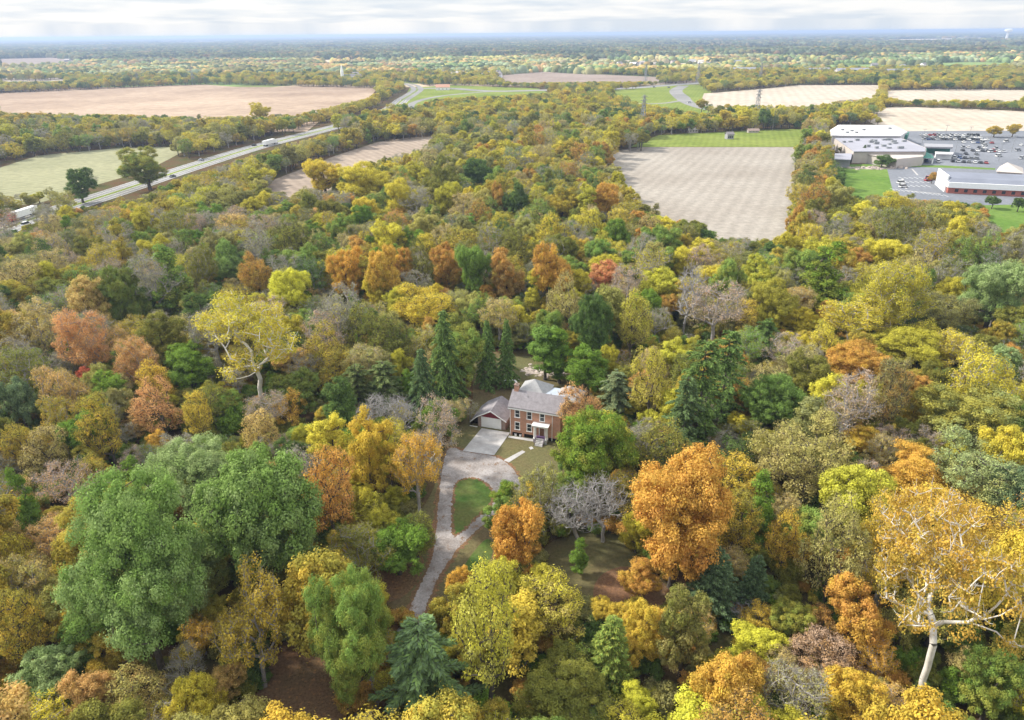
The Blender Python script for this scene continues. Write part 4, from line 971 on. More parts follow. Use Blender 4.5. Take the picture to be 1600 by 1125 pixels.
def autolabel(t):
    c, kd = CW[t['col']], KIND[t['sp']][1]
    size = 'small ' if t['W'] < 6.2 else ('large ' if t['W'] > 10.5 else '')
    near = sorted(LM, key=lambda l: math.hypot(l[1] - t['x'], l[2] - t['y'])); opts = []
    for l in near[:4]:
        dx_, dy_ = t['x'] - l[1], t['y'] - l[2]; far = math.hypot(dx_, dy_)
        rel = ('right of' if dx_ > 0 else 'left of') if abs(dx_) > abs(dy_) else ('behind' if dy_ > 0 else 'in front of')
        pre = ('just ' if far < 14 else ('well ' if far > 34 else '')) if rel != 'in front of' else ('just ' if far < 14 else '')
        opts.append('%s%s %s %s%s %s' % (size, c, kd, pre, rel, l[0]))
    opts += ['%s%s %s between %s and %s' % (size, c, kd, near[a][0], near[b][0]) for a, b in ((0, 1), (0, 2), (1, 2))]
    opts = [o for o in opts if len(o.split()) <= 16] or opts
    for o in opts:
        if o not in USED: USED[o] = 1; return o
    return opts[0]
def spawn(t):
    P = PROTO[t['sp']][t['pi']]; nm = KIND[t['sp']][0]
    e = empty(nm, (t['x'], t['y'], 0), 0.15 if t['sp'] in 'wy' else rnd.uniform(0, 6.28)); sx = t['W'] / 2 / P['R']; sz = t['H'] / P['H']; e.scale = (sx, sx, sz)
    if 'dir' in t:
        e.rotation_mode = 'QUATERNION'; e.rotation_quaternion = Vector((0, 0, 1)).rotation_difference(t['dir'].normalized()) @ Matrix.Rotation(e.rotation_euler.z, 3, 'Z').to_quaternion()
    lab = t['lab'] or autolabel(t); cat = {'shrub': 'shrub'}.get(nm, 'tree')
    tag(e, lab, cat, {'c': 'spruces around the house', 'p': 'pines around the house', 'j': 'evergreens at the bottom', 'u': 'shrubs in the wood', 'n': 'leafless grey trees'}.get(t['sp'], 'autumn trees of the wood'))
    k = link('trunk', P['trunk'], e); c = link('crown', P['crown'], e); c['tint'] = t['ta']; c['tint_b'] = t['tb']
    return k, c
SRC = {}
for t in IND:
    o = spawn(t); SRC.setdefault((t['sp'], t['pi']), o)
    t['lab'] = o[0].parent['label']

def instancer(name, items, label, cat, srcs=SRC):
    """ONE object: points that carry a crown and trunk each, drawn from trees that stand in the scene"""
    keys = [k for k in srcs if any((i['sp'], i['pi']) == k for i in items)]; items = [i for i in items if (i['sp'], i['pi']) in keys]
    n = len(items); me = bpy.data.meshes.new(name); me.vertices.add(n); me.vertices.foreach_set('co', np.array([(i['x'], i['y'], i.get('z', 0.)) for i in items], np.float32).ravel())
    def at(nm, tp, a, f): x = me.attributes.new(nm, tp, 'POINT'); x.data.foreach_set(f, np.asarray(a).ravel())
    at('pidx', 'INT', np.array([keys.index((i['sp'], i['pi'])) for i in items], np.int32), 'value')
    sc = []
    for i in items: P = PROTO[i['sp']][i['pi']]; s = i['W'] / 2 / P['R']; sc.append((s, s, i['H'] / P['H']))
    at('scl', 'FLOAT_VECTOR', np.array(sc, np.float32), 'vector'); at('rotz', 'FLOAT', RNG.uniform(0, 6.28, n).astype(np.float32), 'value')
    for nm, k in (('tint', 'ta'), ('tint_b', 'tb')): at(nm, 'FLOAT_COLOR', np.array([(*i[k], 1.) for i in items], np.float32), 'color')
    o = link(name, me); tag(o, label, cat, kind='stuff')
    ng = bpy.data.node_groups.new(name, 'GeometryNodeTree'); ng.interface.new_socket('Geometry', in_out='INPUT', socket_type='NodeSocketGeometry'); ng.interface.new_socket('Geometry', in_out='OUTPUT', socket_type='NodeSocketGeometry')
    gi = ng.nodes.new('NodeGroupInput'); go = ng.nodes.new('NodeGroupOutput'); jn = ng.nodes.new('GeometryNodeJoinGeometry'); L = ng.links.new
    def attr(nm, tp): a = ng.nodes.new('GeometryNodeInputNamedAttribute'); a.data_type = tp; a.inputs[0].default_value = nm; return a.outputs[0]
    pid = attr('pidx', 'INT'); scl = attr('scl', 'FLOAT_VECTOR'); rz = attr('rotz', 'FLOAT'); cx = ng.nodes.new('ShaderNodeCombineXYZ'); L(rz, cx.inputs[2])
    for k, key in enumerate(keys):
        j2 = ng.nodes.new('GeometryNodeJoinGeometry')
        for ob in srcs[key]:
            oi = ng.nodes.new('GeometryNodeObjectInfo'); oi.transform_space = 'ORIGINAL'; oi.inputs['Object'].default_value = ob; L(oi.outputs['Geometry'], j2.inputs[0])
        cm = ng.nodes.new('FunctionNodeCompare'); cm.data_type = 'INT'; cm.operation = 'EQUAL'; L(pid, cm.inputs[2]); cm.inputs[3].default_value = k
        ip = ng.nodes.new('GeometryNodeInstanceOnPoints'); L(gi.outputs[0], ip.inputs['Points']); L(cm.outputs[0], ip.inputs['Selection']); L(j2.outputs[0], ip.inputs['Instance']); L(cx.outputs[0], ip.inputs['Rotation']); L(scl, ip.inputs['Scale'])
        L(ip.outputs[0], jn.inputs[0])
    L(jn.outputs[0], go.inputs[0]); md = o.modifiers.new('scatter', 'NODES'); md.node_group = ng
    return o
instancer('woodland', REST, 'the rest of the autumn wood and hedgerows, reaching back to the fields and the town', 'woods')
UND = []
yy = 40.
while yy < 330:
    xm = .80 * yy + 25; xx = -xm
    while xx < xm:
        x = xx + rnd.uniform(0, 3.4); y = yy + rnd.uniform(0, 3.4); xx += 3.4
        if rnd.random() < .10 or blocked_base(x, y, 1.0): continue
        p, q, d = PX([(x, y, 1)])
        if p[0] < -40 or p[0] > 1640 or q[0] > 1190: continue
        W_ = rnd.uniform(2.4, 5.4); H = W_ * rnd.uniform(.5, .85); pp = PX([(x, y, H), (x - W_ * .4, y, H * .5), (x + W_ * .4, y, H * .5)])
        if any(k.has(a, b) for k in AK[2:10] for a, b in zip(pp[0], pp[1])): continue
        ta, tb = tints(rnd.choice(['DG', 'VG', 'DO', 'OL', 'G', 'DO', 'GB', 'RO']))
        UND.append(dict(x=x, y=y, W=W_, H=H, sp='u', pi=protoidx('u'), ta=ta, tb=tb))
    yy += 3.4
for i in range(3):
    if ('u', i) not in SRC:
        x, y, _z = G((330, 1245, 745)[i], (690, 730, 600)[i]); t = dict(x=x, y=y, W=4.2, H=2.9, sp='u', pi=i, ta=tints('VG')[0], tb=tints('G')[1], col='VG', lab=('deep green shrub in the gap behind the huge green trees', 'deep green shrub right of the very large rust orange tree', 'deep green shrub left of the slim spruces')[i])
        SRC[('u', i)] = spawn(t)
instancer('undergrowth', UND, 'low green and brown undergrowth between the tree trunks', 'undergrowth')

# --- distant woods: low crowns by the thousand, each a small real dome
def far_woods():
    P = []; S = []; Cc = []
    def band(y0, y1, step, size, prob):
        ny = int((y1 - y0) / step)
        yv = y0 + np.arange(ny) * step; X = []; Y = []
        for y in yv:
            xm = .80 * y + 60; n = int(2 * xm / step); X.append(-xm + (np.arange(n) + RNG.random(n)) * step); Y.append(y + RNG.random(n) * step)
        X = np.concatenate(X); Y = np.concatenate(Y)
        # blocks of farmland: whole parcels are wood or field
        u = X * .97 + Y * .25; v = Y * .97 - X * .25; su, sv = (330, 260) if y1 < 3200 else (900, 520)
        cu = np.floor(u / su).astype(int); cv = np.floor(v / sv + .35 * np.sin(u / su * .7)).astype(int)
        h = np.modf(np.abs(np.sin(cu * 12.9898 + cv * 78.233) * 43758.5453))[0]
        edge = (np.abs(np.modf(np.abs(u / su))[0] - .5) > .47) | (np.abs(np.modf(np.abs(v / sv))[0] - .5) > .46)
        keep = (h < prob(X, Y)) | (edge & (RNG.random(len(X)) < .8))
        px, py, d = PX(np.c_[X, Y, np.zeros(len(X))])
        for k in KEEP[10:]: keep &= ~inpoly(px, py, k)
        for k in FARF: keep &= ~inpoly(px, py, k)
        for r_ in SIDE + [HWP]:
            pass
        X, Y, px, py = X[keep], Y[keep], px[keep], py[keep]; n = len(X)
        pal = np.array([soft(PAL[c]) * .75 + .25 * float(np.dot(soft(PAL[c]), (.3, .6, .1))) for c in ('OL', 'YG', 'G', 'GO', 'DO', 'DG', 'TN', 'RO', 'SG', 'GT')])
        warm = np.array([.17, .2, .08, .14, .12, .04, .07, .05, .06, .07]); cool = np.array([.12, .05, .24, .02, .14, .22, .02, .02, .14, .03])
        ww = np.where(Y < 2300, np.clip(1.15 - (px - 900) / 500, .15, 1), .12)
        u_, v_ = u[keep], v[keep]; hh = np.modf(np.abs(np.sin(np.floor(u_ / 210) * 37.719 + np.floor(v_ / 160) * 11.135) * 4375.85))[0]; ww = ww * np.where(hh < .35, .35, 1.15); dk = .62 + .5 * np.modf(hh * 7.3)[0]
        hc = np.modf(np.abs(np.sin(np.floor(u_ / 75) * 17.17 + np.floor(v_ / 90) * 51.77) * 9173.3))[0]; hc = np.where(RNG.random(n) < .35, RNG.random(n), hc)
        cho = lambda cs: np.minimum(np.searchsorted(cs, hc), 9)
        pick = np.where(RNG.random(n) < ww, cho(np.cumsum(warm / warm.sum())), cho(np.cumsum(cool / cool.sum())))
        P.append(np.c_[X, Y]); S.append(size * RNG.uniform(.7, 1.4, n)); Cc.append(pal[pick] * ALB * (np.where(Y > 2350, .40, .78) * dk)[:, None] * RNG.uniform(.8, 1.15, (n, 1)))  # farther crowns darkened: cloud shadow painted into their colour
    FARF = FAR_FIELDS + [[(0, 104), (0, 92), (85, 90), (125, 96), (100, 104)], [(1330, 112), (1350, 108), (1580, 103), (1585, 109), (1440, 116)], [(1220, 78.5), (1230, 76), (1400, 74.6), (1390, 77)], [(485, 105), (500, 101), (575, 98), (580, 101)]]
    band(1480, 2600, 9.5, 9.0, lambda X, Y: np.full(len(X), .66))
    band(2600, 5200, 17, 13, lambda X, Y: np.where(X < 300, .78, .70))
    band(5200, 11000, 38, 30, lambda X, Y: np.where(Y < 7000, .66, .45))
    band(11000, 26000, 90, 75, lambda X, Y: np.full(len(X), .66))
    P = np.concatenate(P); S = np.concatenate(S); Cc = np.concatenate(Cc); n = len(P)
    a = np.arange(6) * math.pi / 3; ring = np.stack([np.cos(a), np.sin(a)], 1)
    rr = [(.95, 0.0), (1.0, .45), (.55, .88)]; Hs = np.minimum(S * RNG.uniform(.95, 1.35, n), 17 + 3 * RNG.random(n)); V = []
    for (r, z) in rr:
        j = RNG.uniform(.8, 1.2, (n, 6)); V.append(np.concatenate([P[:, None] + ring[None] * (S[:, None, None] * .84 * r * j[..., None]), (Hs[:, None] * z * RNG.uniform(.85, 1.15, (n, 6)))[..., None]], 2))
    V.append(np.concatenate([P[:, None], Hs[:, None, None]], 2)); V = np.concatenate(V, 1)
    q = [(k, (k + 1) % 6, 6 + (k + 1) % 6, 6 + k) for k in range(6)] + [(6 + k, 6 + (k + 1) % 6, 12 + (k + 1) % 6, 12 + k) for k in range(6)] + [(12 + k, 12 + k + 1, 12 + (k + 2) % 6, 18) for k in (0, 2, 4)]
    q = np.array(q); Q = (q[None] + (np.arange(n) * 19)[:, None, None]).reshape(-1, 4)
    m, t, o = newmat('distant_foliage'); b = N(t, 'ShaderNodeBsdfDiffuse'); at = N(t, 'ShaderNodeAttribute', attribute_name='tint'); t.links.new(at.outputs['Color'], b.inputs[0]); t.links.new(b.outputs[0], o.inputs[0])
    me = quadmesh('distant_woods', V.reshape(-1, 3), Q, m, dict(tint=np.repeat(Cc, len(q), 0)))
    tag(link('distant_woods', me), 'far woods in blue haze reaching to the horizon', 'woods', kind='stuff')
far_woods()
#%%TOWN%%
# ------------------------------------------------------------------ shopping centre
def footprint(pxs, z): return [G(x, y, z)[:2] for x, y in pxs]
def block(name, parts, label, cat):
    """parts: (part name, material, corner pixels of the roof edge, bottom z, top z)"""
    c = G(*parts[0][2][0], parts[0][4]); e = empty(name, (c[0], c[1], 0)); tag(e, label, cat)
    for pn, mat, pxs, z0, z1 in parts:
        p = [(x - c[0], y - c[1]) for x, y in footprint(pxs, z1)]
        a = sum(p[i][0] * p[(i + 1) % len(p)][1] - p[(i + 1) % len(p)][0] * p[i][1] for i in range(len(p)))
        if a < 0: p = p[::-1]
        MB().solid([(x, y, z0) for x, y in p], [(x, y, z1) for x, y in p]).build(pn, M[mat], e)
    return e
st = block('supermarket', [
    ('wall', 'beige', [(1301, 214), (1406, 214.5), (1447, 231), (1447, 237), (1334, 237)], 0, 7.0),
    ('roof', 'flat_grey', [(1303, 214.5), (1405.5, 215), (1446, 231), (1445.5, 236.5), (1334.5, 236.5)], 7.01, 7.35),
    ('rear_wall', 'flat_white', [(1297, 203), (1310, 195), (1396, 195.5), (1418, 206), (1408, 212.5), (1300, 212)], 0, 8.6),
    ('rear_roof', 'flat_white', [(1298, 203.2), (1311, 195.5), (1395.5, 196), (1416, 206), (1407, 212), (1301, 211.5)], 8.61, 9.0),
    ('entrance_canopy', 'green_roof', [(1402, 209), (1405, 206.5), (1421, 206), (1418, 211)], 4.2, 7.6)], 'large white and grey flat roofed supermarket beside the full car park', 'store')
for i in range(22):
    px = rnd.uniform(1318, 1425); py = rnd.uniform(218, 233)
    if px > 1400 and py < 216 + (px - 1400) * .4: continue
    x, y, _z = G(px, py, 7.36); a = rnd.uniform(.7, 1.6); MB().box(-a, a, -.8, .8, 7.36 - 0, 7.36 + rnd.uniform(.8, 1.5)).build('roof_vent', M['steel'], st, (x - st.location.x, y - st.location.y, 0))
for i in range(6):
    px = rnd.uniform(1315, 1395); x, y, _z = G(px, rnd.uniform(198, 209), 9.02); MB().box(-1, 1, -1, 1, 9.01, 10.1).build('roof_vent', M['steel'], st, (x - st.location.x, y - st.location.y, 0))
block('store_wing', [('wall', 'beige', [(1338, 238.5), (1444, 238.5), (1443, 245), (1402, 249)], 0, 5.2), ('roof', 'beige', [(1339, 238.7), (1443, 238.7), (1442, 244.5), (1402, 248.3)], 5.21, 5.4)], 'low beige store wing in front of the grey supermarket roof', 'store')
def hip_px(name, pxs, z, apex_h, wall, roof, label, cat, zb=0.0, posts=False):
    p = footprint(pxs, z); cx = sum(q[0] for q in p) / 4; cy_ = sum(q[1] for q in p) / 4; e = empty(name, (cx, cy_, 0)); tag(e, label, cat); p = [(x - cx, y - cy_) for x, y in p]
    if sum(p[i][0] * p[(i + 1) % 4][1] - p[(i + 1) % 4][0] * p[i][1] for i in range(4)) < 0: p = p[::-1]
    s = [(x * .9, y * .9) for x, y in p]
    if posts:
        for x, y in s: MB().box(x - .3, x + .3, y - .3, y + .3, 0, z).build('post', M[wall], e)
    else: MB().solid([(x, y, zb) for x, y in s], [(x, y, z - .01) for x, y in s]).build('wall', M[wall], e)
    m = MB(); m.v = [(x, y, z) for x, y in p] + [(p[0][0] * .25, 0, z + apex_h)]; m.f = [(3, 2, 1, 0), (0, 1, 4), (1, 2, 4), (2, 3, 4), (3, 0, 4)]; m.build('roof', M[roof], e); return e
hip_px('pavilion', [(1441, 247), (1459, 247), (1457, 241.5), (1443, 241.5)], 3.6, 2.6, 'white', 'green_roof', 'small pavilion with a green hipped roof at the corner of the beige wing', 'pavilion', posts=True)
block('filling_station_canopy', [('roof', 'grey', [(1444, 224), (1489, 225.5), (1489, 230), (1446, 229)], 4.6, 5.6), ('wall', 'green_roof', [(1448, 226), (1486, 227), (1486, 229), (1449, 228.5)], 0, 4.58)], 'grey roofed block with a green front in the middle of the car park', 'canopy')
block('kiosk', [('wall', 'white', [(1462, 237), (1489, 238), (1488, 240.5), (1463, 240)], 0, 3.4), ('roof', 'flat_white', [(1461, 236.8), (1490, 238), (1489, 241), (1462, 240.4)], 3.41, 3.7)], 'low white kiosk in front of the green fronted block', 'kiosk')
block('shed', [('wall', 'grey', [(1305, 240), (1331, 240), (1329, 249), (1304, 248)], 0, 5), ('roof', 'flat_grey', [(1304.5, 239.6), (1331.5, 239.6), (1329.5, 249.5), (1303.5, 248.5)], 5.01, 5.4)], 'small grey building at the left corner of the supermarket', 'shed')
hip_px('pavilion', [(1556, 268), (1600, 271), (1598, 262), (1562, 260)], 4.5, 4.0, 'beige', 'beige', 'building with a beige hipped roof above the long brick building', 'building')
# long brick building
bb = empty('brick_building', (*G(1480, 302)[:2], 0)); tag(bb, 'long red brick building with white fascia and blue grey roof at the right edge', 'building')
b0 = Vector((*G(1480, 302)[:2], 0)); b1 = Vector((*G(1592, 307.5)[:2], 0)); d_ = (b1 - b0); Lb = d_.length * 1.25; bb.rotation_euler = (0, 0, math.atan2(d_.y, d_.x))
MB().box(0, Lb, 0, 24, 0, 3.4).build('wall', M['red_brick'], bb); MB().box(-.6, Lb + .6, -.9, -.003, 3.0, 5.6).box(-.6, -.003, -.003, 24.6, 3.0, 5.6).build('fascia', M['white'], bb)
MB().solid([(-.5, 0, 5.62), (Lb + .5, 0, 5.62), (Lb + .5, 25, 5.62), (-.5, 25, 5.62)], [(1.2, 3, 7.2), (Lb, 3, 7.2), (Lb, 22, 7.2), (1.2, 22, 7.2)]).build('roof', M['slate'], bb)
MB().box(-.9, -.1, 3, 24, 0, 8.2).build('gable_wall', M['white'], bb)
for k in range(9): MB().box(3 + k * Lb / 9.5, 4.6 + k * Lb / 9.5, -.05, -.003, .9, 2.4).build('window', M['glass'], bb)
for k in range(12):
    x, y, _z = G(1395 + k * 7.5, 296 + k * .9); MB().box(-.1, .1, -2.4, 2.4, .07, .08).build('bay_marking', M['paint'], None, (x, y, 0))['kind'] = 'structure'
for r_ in range(3):
    for k in range(6):
        x, y, _z = G(1407 + k * 8 + r_ * 1.5, 278 + r_ * 6.5); MB().box(-.12, .12, -2.4, 2.4, .07, .08).build('bay_marking', M['paint'], None, (x, y, 0))['kind'] = 'structure'
for a, b in (((1410, 279), (1416, 295)), ((1416, 298), (1470, 303)), ((1425, 264), (1434, 274))):
    A = G(*a); B = G(*b); MB().bar((A[0], A[1], .075), (B[0], B[1], .075), .012).build('kerb_line', M['paint'])['kind'] = 'structure'
    p = [A[:2], B[:2]]; ribbon('kerb_line', None, 1.0, 'concrete', .085, world_pts=[A[:2], ((A[0] + B[0]) / 2, (A[1] + B[1]) / 2), B[:2]])
# ------------------------------------------------------------------ vehicles
CARC = dict(white=(.75, .75, .74), black=(.02, .02, .025), silver=(.42, .43, .45), red=(.32, .03, .03), blue=(.05, .09, .22), grey=(.14, .145, .15))
CARM = {k: simple(k + '_car_paint', v, .3, spec=.6) for k, v in CARC.items()}
def car_mesh(col, van=False):
    m = MB(); h = 1.25 if van else .82
    prof = [(-2.2, .32), (2.2, .32), (2.25, .72), (1.25 if not van else 1.9, .9), (-1.9, .95), (-2.25, .85)]
    m.solid([(x, -.88, z) for x, z in prof], [(x, .88, z) for x, z in prof]); nb = len(m.f)
    z0, z1 = .9, (1.46 if not van else 1.85); a, b, c, d = (-1.75, 1.0, -1.25, .35) if not van else (-2.1, 1.5, -1.95, .8)
    m.solid([(a, -.8, z0), (b, -.8, z0), (b, .8, z0), (a, .8, z0)], [(c, -.66, z1), (d, -.66, z1), (d, .66, z1), (c, .66, z1)]); ng = len(m.f)
    m.solid([(c - .02, -.68, z1), (d + .02, -.68, z1), (d + .02, .68, z1), (c - .02, .68, z1)], [(c, -.6, z1 + .05), (d, -.6, z1 + .05), (d, .6, z1 + .05), (c, .6, z1 + .05)]); nr = len(m.f)
    for x in (-1.4, 1.4):
        for s in (-1, 1):
            t = [(x + .33 * math.cos(k * .785), .33 + .33 * math.sin(k * .785)) for k in range(8)]
            m.solid([(p, s * .92 - .1, q) for p, q in t], [(p, s * .92 + .02, q) for p, q in t])
    me = m.mesh('parked_car', CARM[col]); me.materials.append(M['glass']); me.materials.append(M['tyre'])
    for i, p in enumerate(me.polygons): p.material_index = 0 if i < nb or ng <= i < nr else (1 if i < ng else 2)
    return me
CARS = {(c, v): car_mesh(c, v) for c in CARC for v in (False, True)}
def car(x, y, rz, col, van, label, group, name='parked_car', cat='car'):
    o = link(name, CARS[(col, van)], None, (x, y, .068)); o.rotation_euler = (0, 0, rz); return tag(o, label, cat, group)
def pick(): return rnd.choices(list(CARC), [5, 3.5, 3, 1.2, 1.2, 2.6])[0]
# rows of the big car park (pixel of row start, row end, fill)
ROWS = [((1436, 212), (1530, 212.5), .8), ((1440, 215), (1535, 216), .85), ((1440, 218.5), (1545, 219.5), .8), ((1495, 223), (1560, 224.5), .45), ((1500, 231), (1560, 233), .6), ((1500, 236), (1572, 238), .7), ((1505, 241.5), (1580, 244), .45),
        ((1486, 247.5), (1530, 249), .8), ((1484, 253), (1545, 256), .7), ((1406, 251.2), (1470, 254), .75), ((1570, 226), (1600, 228), .3), ((1570, 246), (1600, 249), .3)]
RN = ['back row against the far hedge', 'second row from the far hedge', 'third row from the far hedge', 'short row beside the green fronted block', 'fourth row of the big car park', 'middle row of the big car park', 'row below the middle of the car park', 'near short row of the car park', 'nearest row of the car park', 'row against the beige store wing', 'far right row of the car park', 'near right row of the car park']
for (a, b, f), rn in zip(ROWS, RN):
    A = Vector((*G(*a)[:2], 0)); B = Vector((*G(*b)[:2], 0)); d_ = B - A; n = int(d_.length / 3.0); az = math.atan2(d_.y, d_.x) + math.pi / 2
    for k in range(n):
        if rnd.random() > f * 1.2: continue
        p = A + d_ * (k + .5) / n; c = pick(); van = rnd.random() < .35
        car(p.x, p.y, az + rnd.uniform(-.05, .05) + (math.pi if rnd.random() < .5 else 0), c, van, '%s %s parked in the %s' % (c, 'tall wagon' if van else 'low car', rn), '%s %ss in the %s' % (c, 'wagon' if van else 'car', rn))
for px, py, c in ((1548, 238, 'white'), (1572, 222, 'white'), (1560, 245, 'white'), (1590, 236, 'silver'), (1538, 228, 'white')):
    x, y, _z = G(px, py); car(x, y, .3, c, True, {1548: 'white van alone in the aisle right of the middle row', 1572: 'white van alone near the right edge at the far side of the car park', 1560: 'white van near the lower right end of the car park', 1590: 'silver wagon at the right edge of the car park', 1538: 'white van driving behind the middle rows'}[px], 'vehicles driving in the car park')
for px, py, c, van, lb in ((1452, 280, 'red', True, 'red wagon beside the small rust tree by the brick building'), (1450, 283, 'red', False, 'low red car in front of the red wagon by the brick building'), (1408, 287, 'white', True, 'white wagon on the left edge of the lower car park'), (1411, 293, 'white', True, 'white wagon at the lower left corner of the lower car park')):
    x, y, _z = G(px, py); car(x, y, .2, c, van, lb, 'vehicles in the lower car park')
def hwy_at(px, off):
    p = np.array([G(x, y)[:2] for x, y in zip(np.interp(np.linspace(0, 1, 400), np.linspace(0, 1, len(HWP)), np.arange(len(HWP))), [0] * 400)]) if False else HWP
    q = PX(np.c_[p, np.zeros(len(p))])[0]; i = int(np.argmin(np.abs(q[:-4] - px))); T = p[min(i + 1, len(p) - 1)] - p[i]; T /= np.linalg.norm(T); return p[i] + np.array([-T[1], T[0]]) * off, math.atan2(T[1], T[0])
def truck(px, off, cab, lb):
    p, a = hwy_at(px, off); e = empty('lorry', (p[0], p[1], .095), a if off < 0 else a + math.pi); tag(e, lb, 'lorry')
    MB().box(-9, 4.6, -1.28, 1.28, 1.15, 4.0).build('trailer', M['white'], e)
    m = MB(); pr = [(5.1, .5), (8.0, .5), (8.1, 1.7), (7.3, 2.0), (6.9, 3.3), (5.1, 3.6)]; m.solid([(x, -1.2, z) for x, z in pr], [(x, 1.2, z) for x, z in pr]).build('cab', M[cab] if cab in M else CARM[cab], e)
    MB().box(-8.8, 5.0, -.5, .5, .7, 1.148).build('chassis', M['tyre'], e)
    for x in (-7.5, -6.2, 4.0, 7.1):
        for s in (-1, 1):
            t = [(x + .5 * math.cos(k * .628), .5 + .5 * math.sin(k * .628)) for k in range(10)]; MB().solid([(q, s * 1.05 - .18, z) for q, z in t], [(q, s * 1.05 + .18, z) for q, z in t]).build('wheel', M['tyre'], e)
truck(48, 5.0, 'red', 'white lorry with red cab on the highway at the left edge'); truck(412, -5.2, 'white', 'white lorry on the near carriageway, behind the roadside trees')
for px, off, c, van, lb in ((407, 5, 'black', False, 'black car on the far carriageway of the highway'), (330, 7, 'silver', False, 'silver car on the far carriageway left of the black one'), (20, -6, 'white', True, 'white van on the near carriageway at the left edge'), (250, -7, 'grey', False, 'grey car on the near carriageway between the trees')):
    p, a = hwy_at(px, off); car(p[0], p[1], a, c, van, lb, 'cars on the highway', 'moving_car')
for k, (px, py) in enumerate(((1022, 137), (1077, 161), (1045, 137.5), (960, 140))):
    x, y, _z = G(px, py); car(x, y, .2, 'white' if k % 2 else 'silver', True, ('silver wagon on the distant road above the green interchange', 'white wagon on the ramp at the right of the interchange', 'silver wagon on the distant road near the ramp', 'white wagon on the distant road left of the interchange')[k], 'cars at the interchange', 'moving_car')
# ------------------------------------------------------------------ sheds, houses, pylons
def small_house(name, px, py, w, d, h, rz, wall, roof, label, group=None, cat='house'):
    x, y, _z = G(px, py); e = empty(name, (x, y, 0), rz); tag(e, label, cat, group)
    MB().box(-w / 2, w / 2, -d / 2, d / 2, 0, h).solid([(-w / 2, -d / 2, h + .001), (-w / 2 + .2, -d / 2, h + .001), (-w / 2 + .2, d / 2, h + .001), (-w / 2, d / 2, h + .001)], [(-w / 2, -.05, h + d * .3), (-w / 2 + .2, -.05, h + d * .3), (-w / 2 + .2, .05, h + d * .3), (-w / 2, .05, h + d * .3)]).solid([(w / 2 - .2, -d / 2, h + .001), (w / 2, -d / 2, h + .001), (w / 2, d / 2, h + .001), (w / 2 - .2, d / 2, h + .001)], [(w / 2 - .2, -.05, h + d * .3), (w / 2, -.05, h + d * .3), (w / 2, .05, h + d * .3), (w / 2 - .2, .05, h + d * .3)]).build('wall', M[wall], e)
    ov = .5; k = .64; zt = h + d * .32 + .1; m = MB()
    for s in (-1, 1): m.solid([(-w / 2 - ov, s * (d / 2 + ov), h - .2), (w / 2 + ov, s * (d / 2 + ov), h - .2), (w / 2 + ov, 0, zt), (-w / 2 - ov, 0, zt)][::s], [(-w / 2 - ov, s * (d / 2 + ov), h), (w / 2 + ov, s * (d / 2 + ov), h), (w / 2 + ov, 0, zt + .2), (-w / 2 - ov, 0, zt + .2)][::s])
    m.build('roof', M[roof], e)
    for u in (-w * .28, 0, w * .28): MB().box(u - .5, u + .5, -d / 2 - .04, -d / 2 - .003, 1, min(2.3, h - .3)).build('window', M['glass'], e)
    return e
small_house('shed', 1139, 217, 5.2, 4.5, 3.6, .2, 'grey', 'far_roof', 'small dark shed standing in the green meadow', cat='shed')
small_house('shed', 1082, 207, 8, 4, 2.2, .1, 'beige', 'beige', 'low pale shelter at the far left edge of the meadow', cat='shed')
small_house('shed', 1176, 207, 9, 4, 1.6, .1, 'beige', 'old_brick', 'low brown shelter at the far edge of the meadow', cat='shed')
small_house('farm_house', 801, 180, 20, 9, 5.2, -.1, 'white', 'blue_roof', 'white house with a grey blue roof among the trees beyond the wood')
small_house('farm_shed', 474, 548, 6.0, 5, 3.0, .5, 'white', 'blue_roof', 'white shed glimpsed through the trees right of the lone sycamore', cat='shed')
small_house('farm_house', 692, 140.5, 20, 11, 4, .1, 'white', 'brick', 'white house with reddish roof beside the distant road', cat='house')
small_house('farm_shed', 1320, 167, 14, 8, 4, .1, 'grey', 'far_roof', 'dark barn on the pale field right of the interchange', cat='barn')
def church():
    e = small_house('church', 551, 128, 30, 14, 8, .4, 'white', 'far_roof', 'white church with a pointed steeple at the far edge of the tan field', cat='church')
    MB().box(-19, -14.5, -2.3, 2.3, 0, 16).build('tower', M['white'], e); m = MB(); m.v = [(-19.2, -2.5, 16), (-14.3, -2.5, 16), (-14.3, 2.5, 16), (-19.2, 2.5, 16), (-16.75, 0, 29)]; m.f = [(3, 2, 1, 0), (0, 1, 4), (1, 2, 4), (2, 3, 4), (3, 0, 4)]; m.build('steeple', M['white'], e)
church()
HW = ['white', 'beige', 'white', 'grey']
def town(n, x0, x1, y0, y1, label, group):
    for i in range(n):
        small_house('town_house', rnd.uniform(x0, x1), rnd.uniform(y0, y1), rnd.uniform(12, 18), rnd.uniform(9, 11), rnd.uniform(5, 7.5), rnd.uniform(-.8, .8), rnd.choice(HW), rnd.choice(['far_roof', 'far_roof', 'shingle_light', 'beige', 'white']), label, group)
town(34, 800, 1010, 101, 112, 'small pale house in the distant suburb above the middle of the wood', 'houses of the distant suburb')
town(26, 960, 1180, 96, 110, 'small pale house in the far suburb right of the middle', 'houses of the far right suburb')
town(22, 600, 780, 113, 125, 'small grey roofed house in the estate beyond the interchange', 'houses beyond the interchange')
town(8, 540, 590, 120, 130, 'white house near the steepled church', 'houses near the church')
town(8, 1260, 1580, 106, 112, 'white roofed house by the far pale field on the right', 'houses by the far pale field')
town(8, 90, 300, 96, 104, 'pale farm building beyond the left hedges', 'farm buildings in the far left')
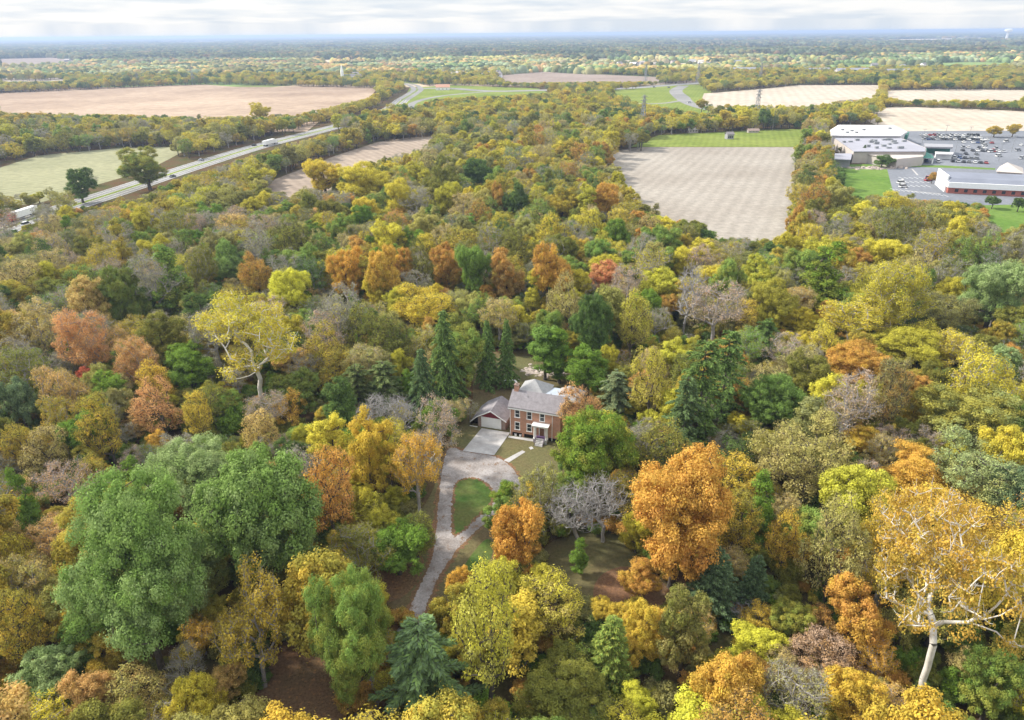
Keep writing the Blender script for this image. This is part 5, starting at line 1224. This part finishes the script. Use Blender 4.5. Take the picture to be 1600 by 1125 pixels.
for i, (px, py, w, d) in enumerate(((1160, 116, 50, 22), (1275, 117, 46, 22), (1330, 118, 60, 24), (1400, 119, 44, 22))):
    small_house('warehouse', px, py, w, d, 5, .05, 'beige', 'flat_grey', ('first', 'second', 'third', 'fourth')[i] + ' long pale warehouse from the left beyond the right hedges', 'white warehouses', 'warehouse')
def pylon(px, py, H, label):
    x, y, _z = G(px, py); m = MB(); w = H * .085; T = Vector((0, 0, H))
    for sx in (-1, 1):
        for sy in (-1, 1): m.bar((sx * w, sy * w, 0), (sx * w * .18, sy * w * .18, H), .34)
    for k in range(7):
        a = k / 7; b = (k + 1) / 7; wa = w * (1 - .82 * a); wb = w * (1 - .82 * b)
        for s in (-1, 1):
            m.bar((-wa, s * wa, H * a), (wb, s * wb, H * b), .2); m.bar((wa, s * wa, H * a), (-wb, s * wb, H * b), .2); m.bar((s * wa, -wa, H * a), (s * wb, wb, H * b), .2)
    e = empty('pylon', (x, y, 0), .5); tag(e, label, 'pylon', 'power line pylons'); m.build('lattice_tower', M['steel'], e)
    for k, z in enumerate((.72, .84, .95)): MB().bar((-H * .14, 0, H * z), (H * .14, 0, H * z), .4).bar((-H * .14, 0, H * z), (0, 0, H * z + 2), .2).bar((H * .14, 0, H * z), (0, 0, H * z + 2), .2).build('cross_arm', M['steel'], e)
for px, py, H, lb in ((303, 132.5, 30, 'pylon behind the crest of the tan field'), (217, 135, 22, 'short pylon at the far edge of the tan field'), (1008, 131, 28, 'left pylon beside the distant road in the middle'), (1090, 129, 30, 'right pylon beside the distant road in the middle'), (1187, 130, 30, 'pylon right of the interchange'), (1004, 196, 25, 'pylon among the trees left of the green meadow'), (1181, 186, 26, 'pylon behind the trees beyond the green meadow')): pylon(px, py, H, lb)
wt = empty('water_tower', (*G(1572, 62.5)[:2], 0)); tag(wt, 'white water tower on the horizon at the right', 'water tower')
MB().cyl(0, 0, 0, 54, 9, 7, 12).build('shaft', M['tank'], wt); MB().cyl(0, 0, 54, 60, 8, 26, 16).cyl(0, 0, 60.01, 72, 26, 26, 16).cyl(0, 0, 72.01, 77, 26, 8, 16).build('tank', M['tank'], wt)
for k, (px, py) in enumerate(((1440, 226), (1475, 219), (1512, 222), (1545, 226), (1530, 240), (1580, 238), (1490, 246), (1560, 252))):
    x, y, _z = G(px, py); e = empty('light_pole', (x, y, .07)); tag(e, 'slim steel light pole standing in the big car park', 'light pole', 'light poles of the car park')
    MB().cyl(0, 0, 0, 10.5, .16, .1, 8).build('pole', M['steel'], e); MB().box(-1.3, 1.3, -.12, .12, 10.5, 10.68).box(-1.5, -.8, -.25, .25, 10.4, 10.499).box(.8, 1.5, -.25, .25, 10.4, 10.499).build('lamp_head', M['steel'], e)
def junkcar(px, py, rz, col, lb):
    x, y, _z = G(px, py); car(x, y, rz, col, True, lb, None)
junkcar(640, 600, .9, 'white', 'white wagon parked under the dark spruces left of the house')
junkcar(676, 722, 1.2, 'white', 'white van half hidden behind the orange tree beside the gravel drive')
lp = G(371, 1112); lm = empty('log_pile', (lp[0], lp[1], 0), .9); tag(lm, 'pile of grey cut logs at the bottom edge beside the brown clearing', 'log pile')
for k in range(9):
    a = k % 5 * .34 - .7 + (.17 if k > 4 else 0); z = .17 + (.3 if k > 4 else 0)
    MB().solid([(-1.6, a + .16 * math.cos(q), z + .16 * math.sin(q)) for q in np.arange(8) * .785], [(1.6, a + .15 * math.cos(q), z + .15 * math.sin(q)) for q in np.arange(8) * .785]).build('log', M['log'], lm)
# ------------------------------------------------------------------ haze
hm, t_, o_ = newmat('haze'); pv = N(t_, 'ShaderNodeVolumePrincipled'); pv.inputs['Color'].default_value = (0.52, 0.66, 0.93, 1); pv.inputs['Density'].default_value = 0.00013; pv.inputs['Anisotropy'].default_value = 0.2
t_.links.new(pv.outputs[0], o_.inputs['Volume'])
hz = MB().box(-41000, 41000, -1000, 41000, -1.0, 80).build('haze', hm); tag(hz, 'thin blue haze over the distant land', 'haze', kind='stuff')
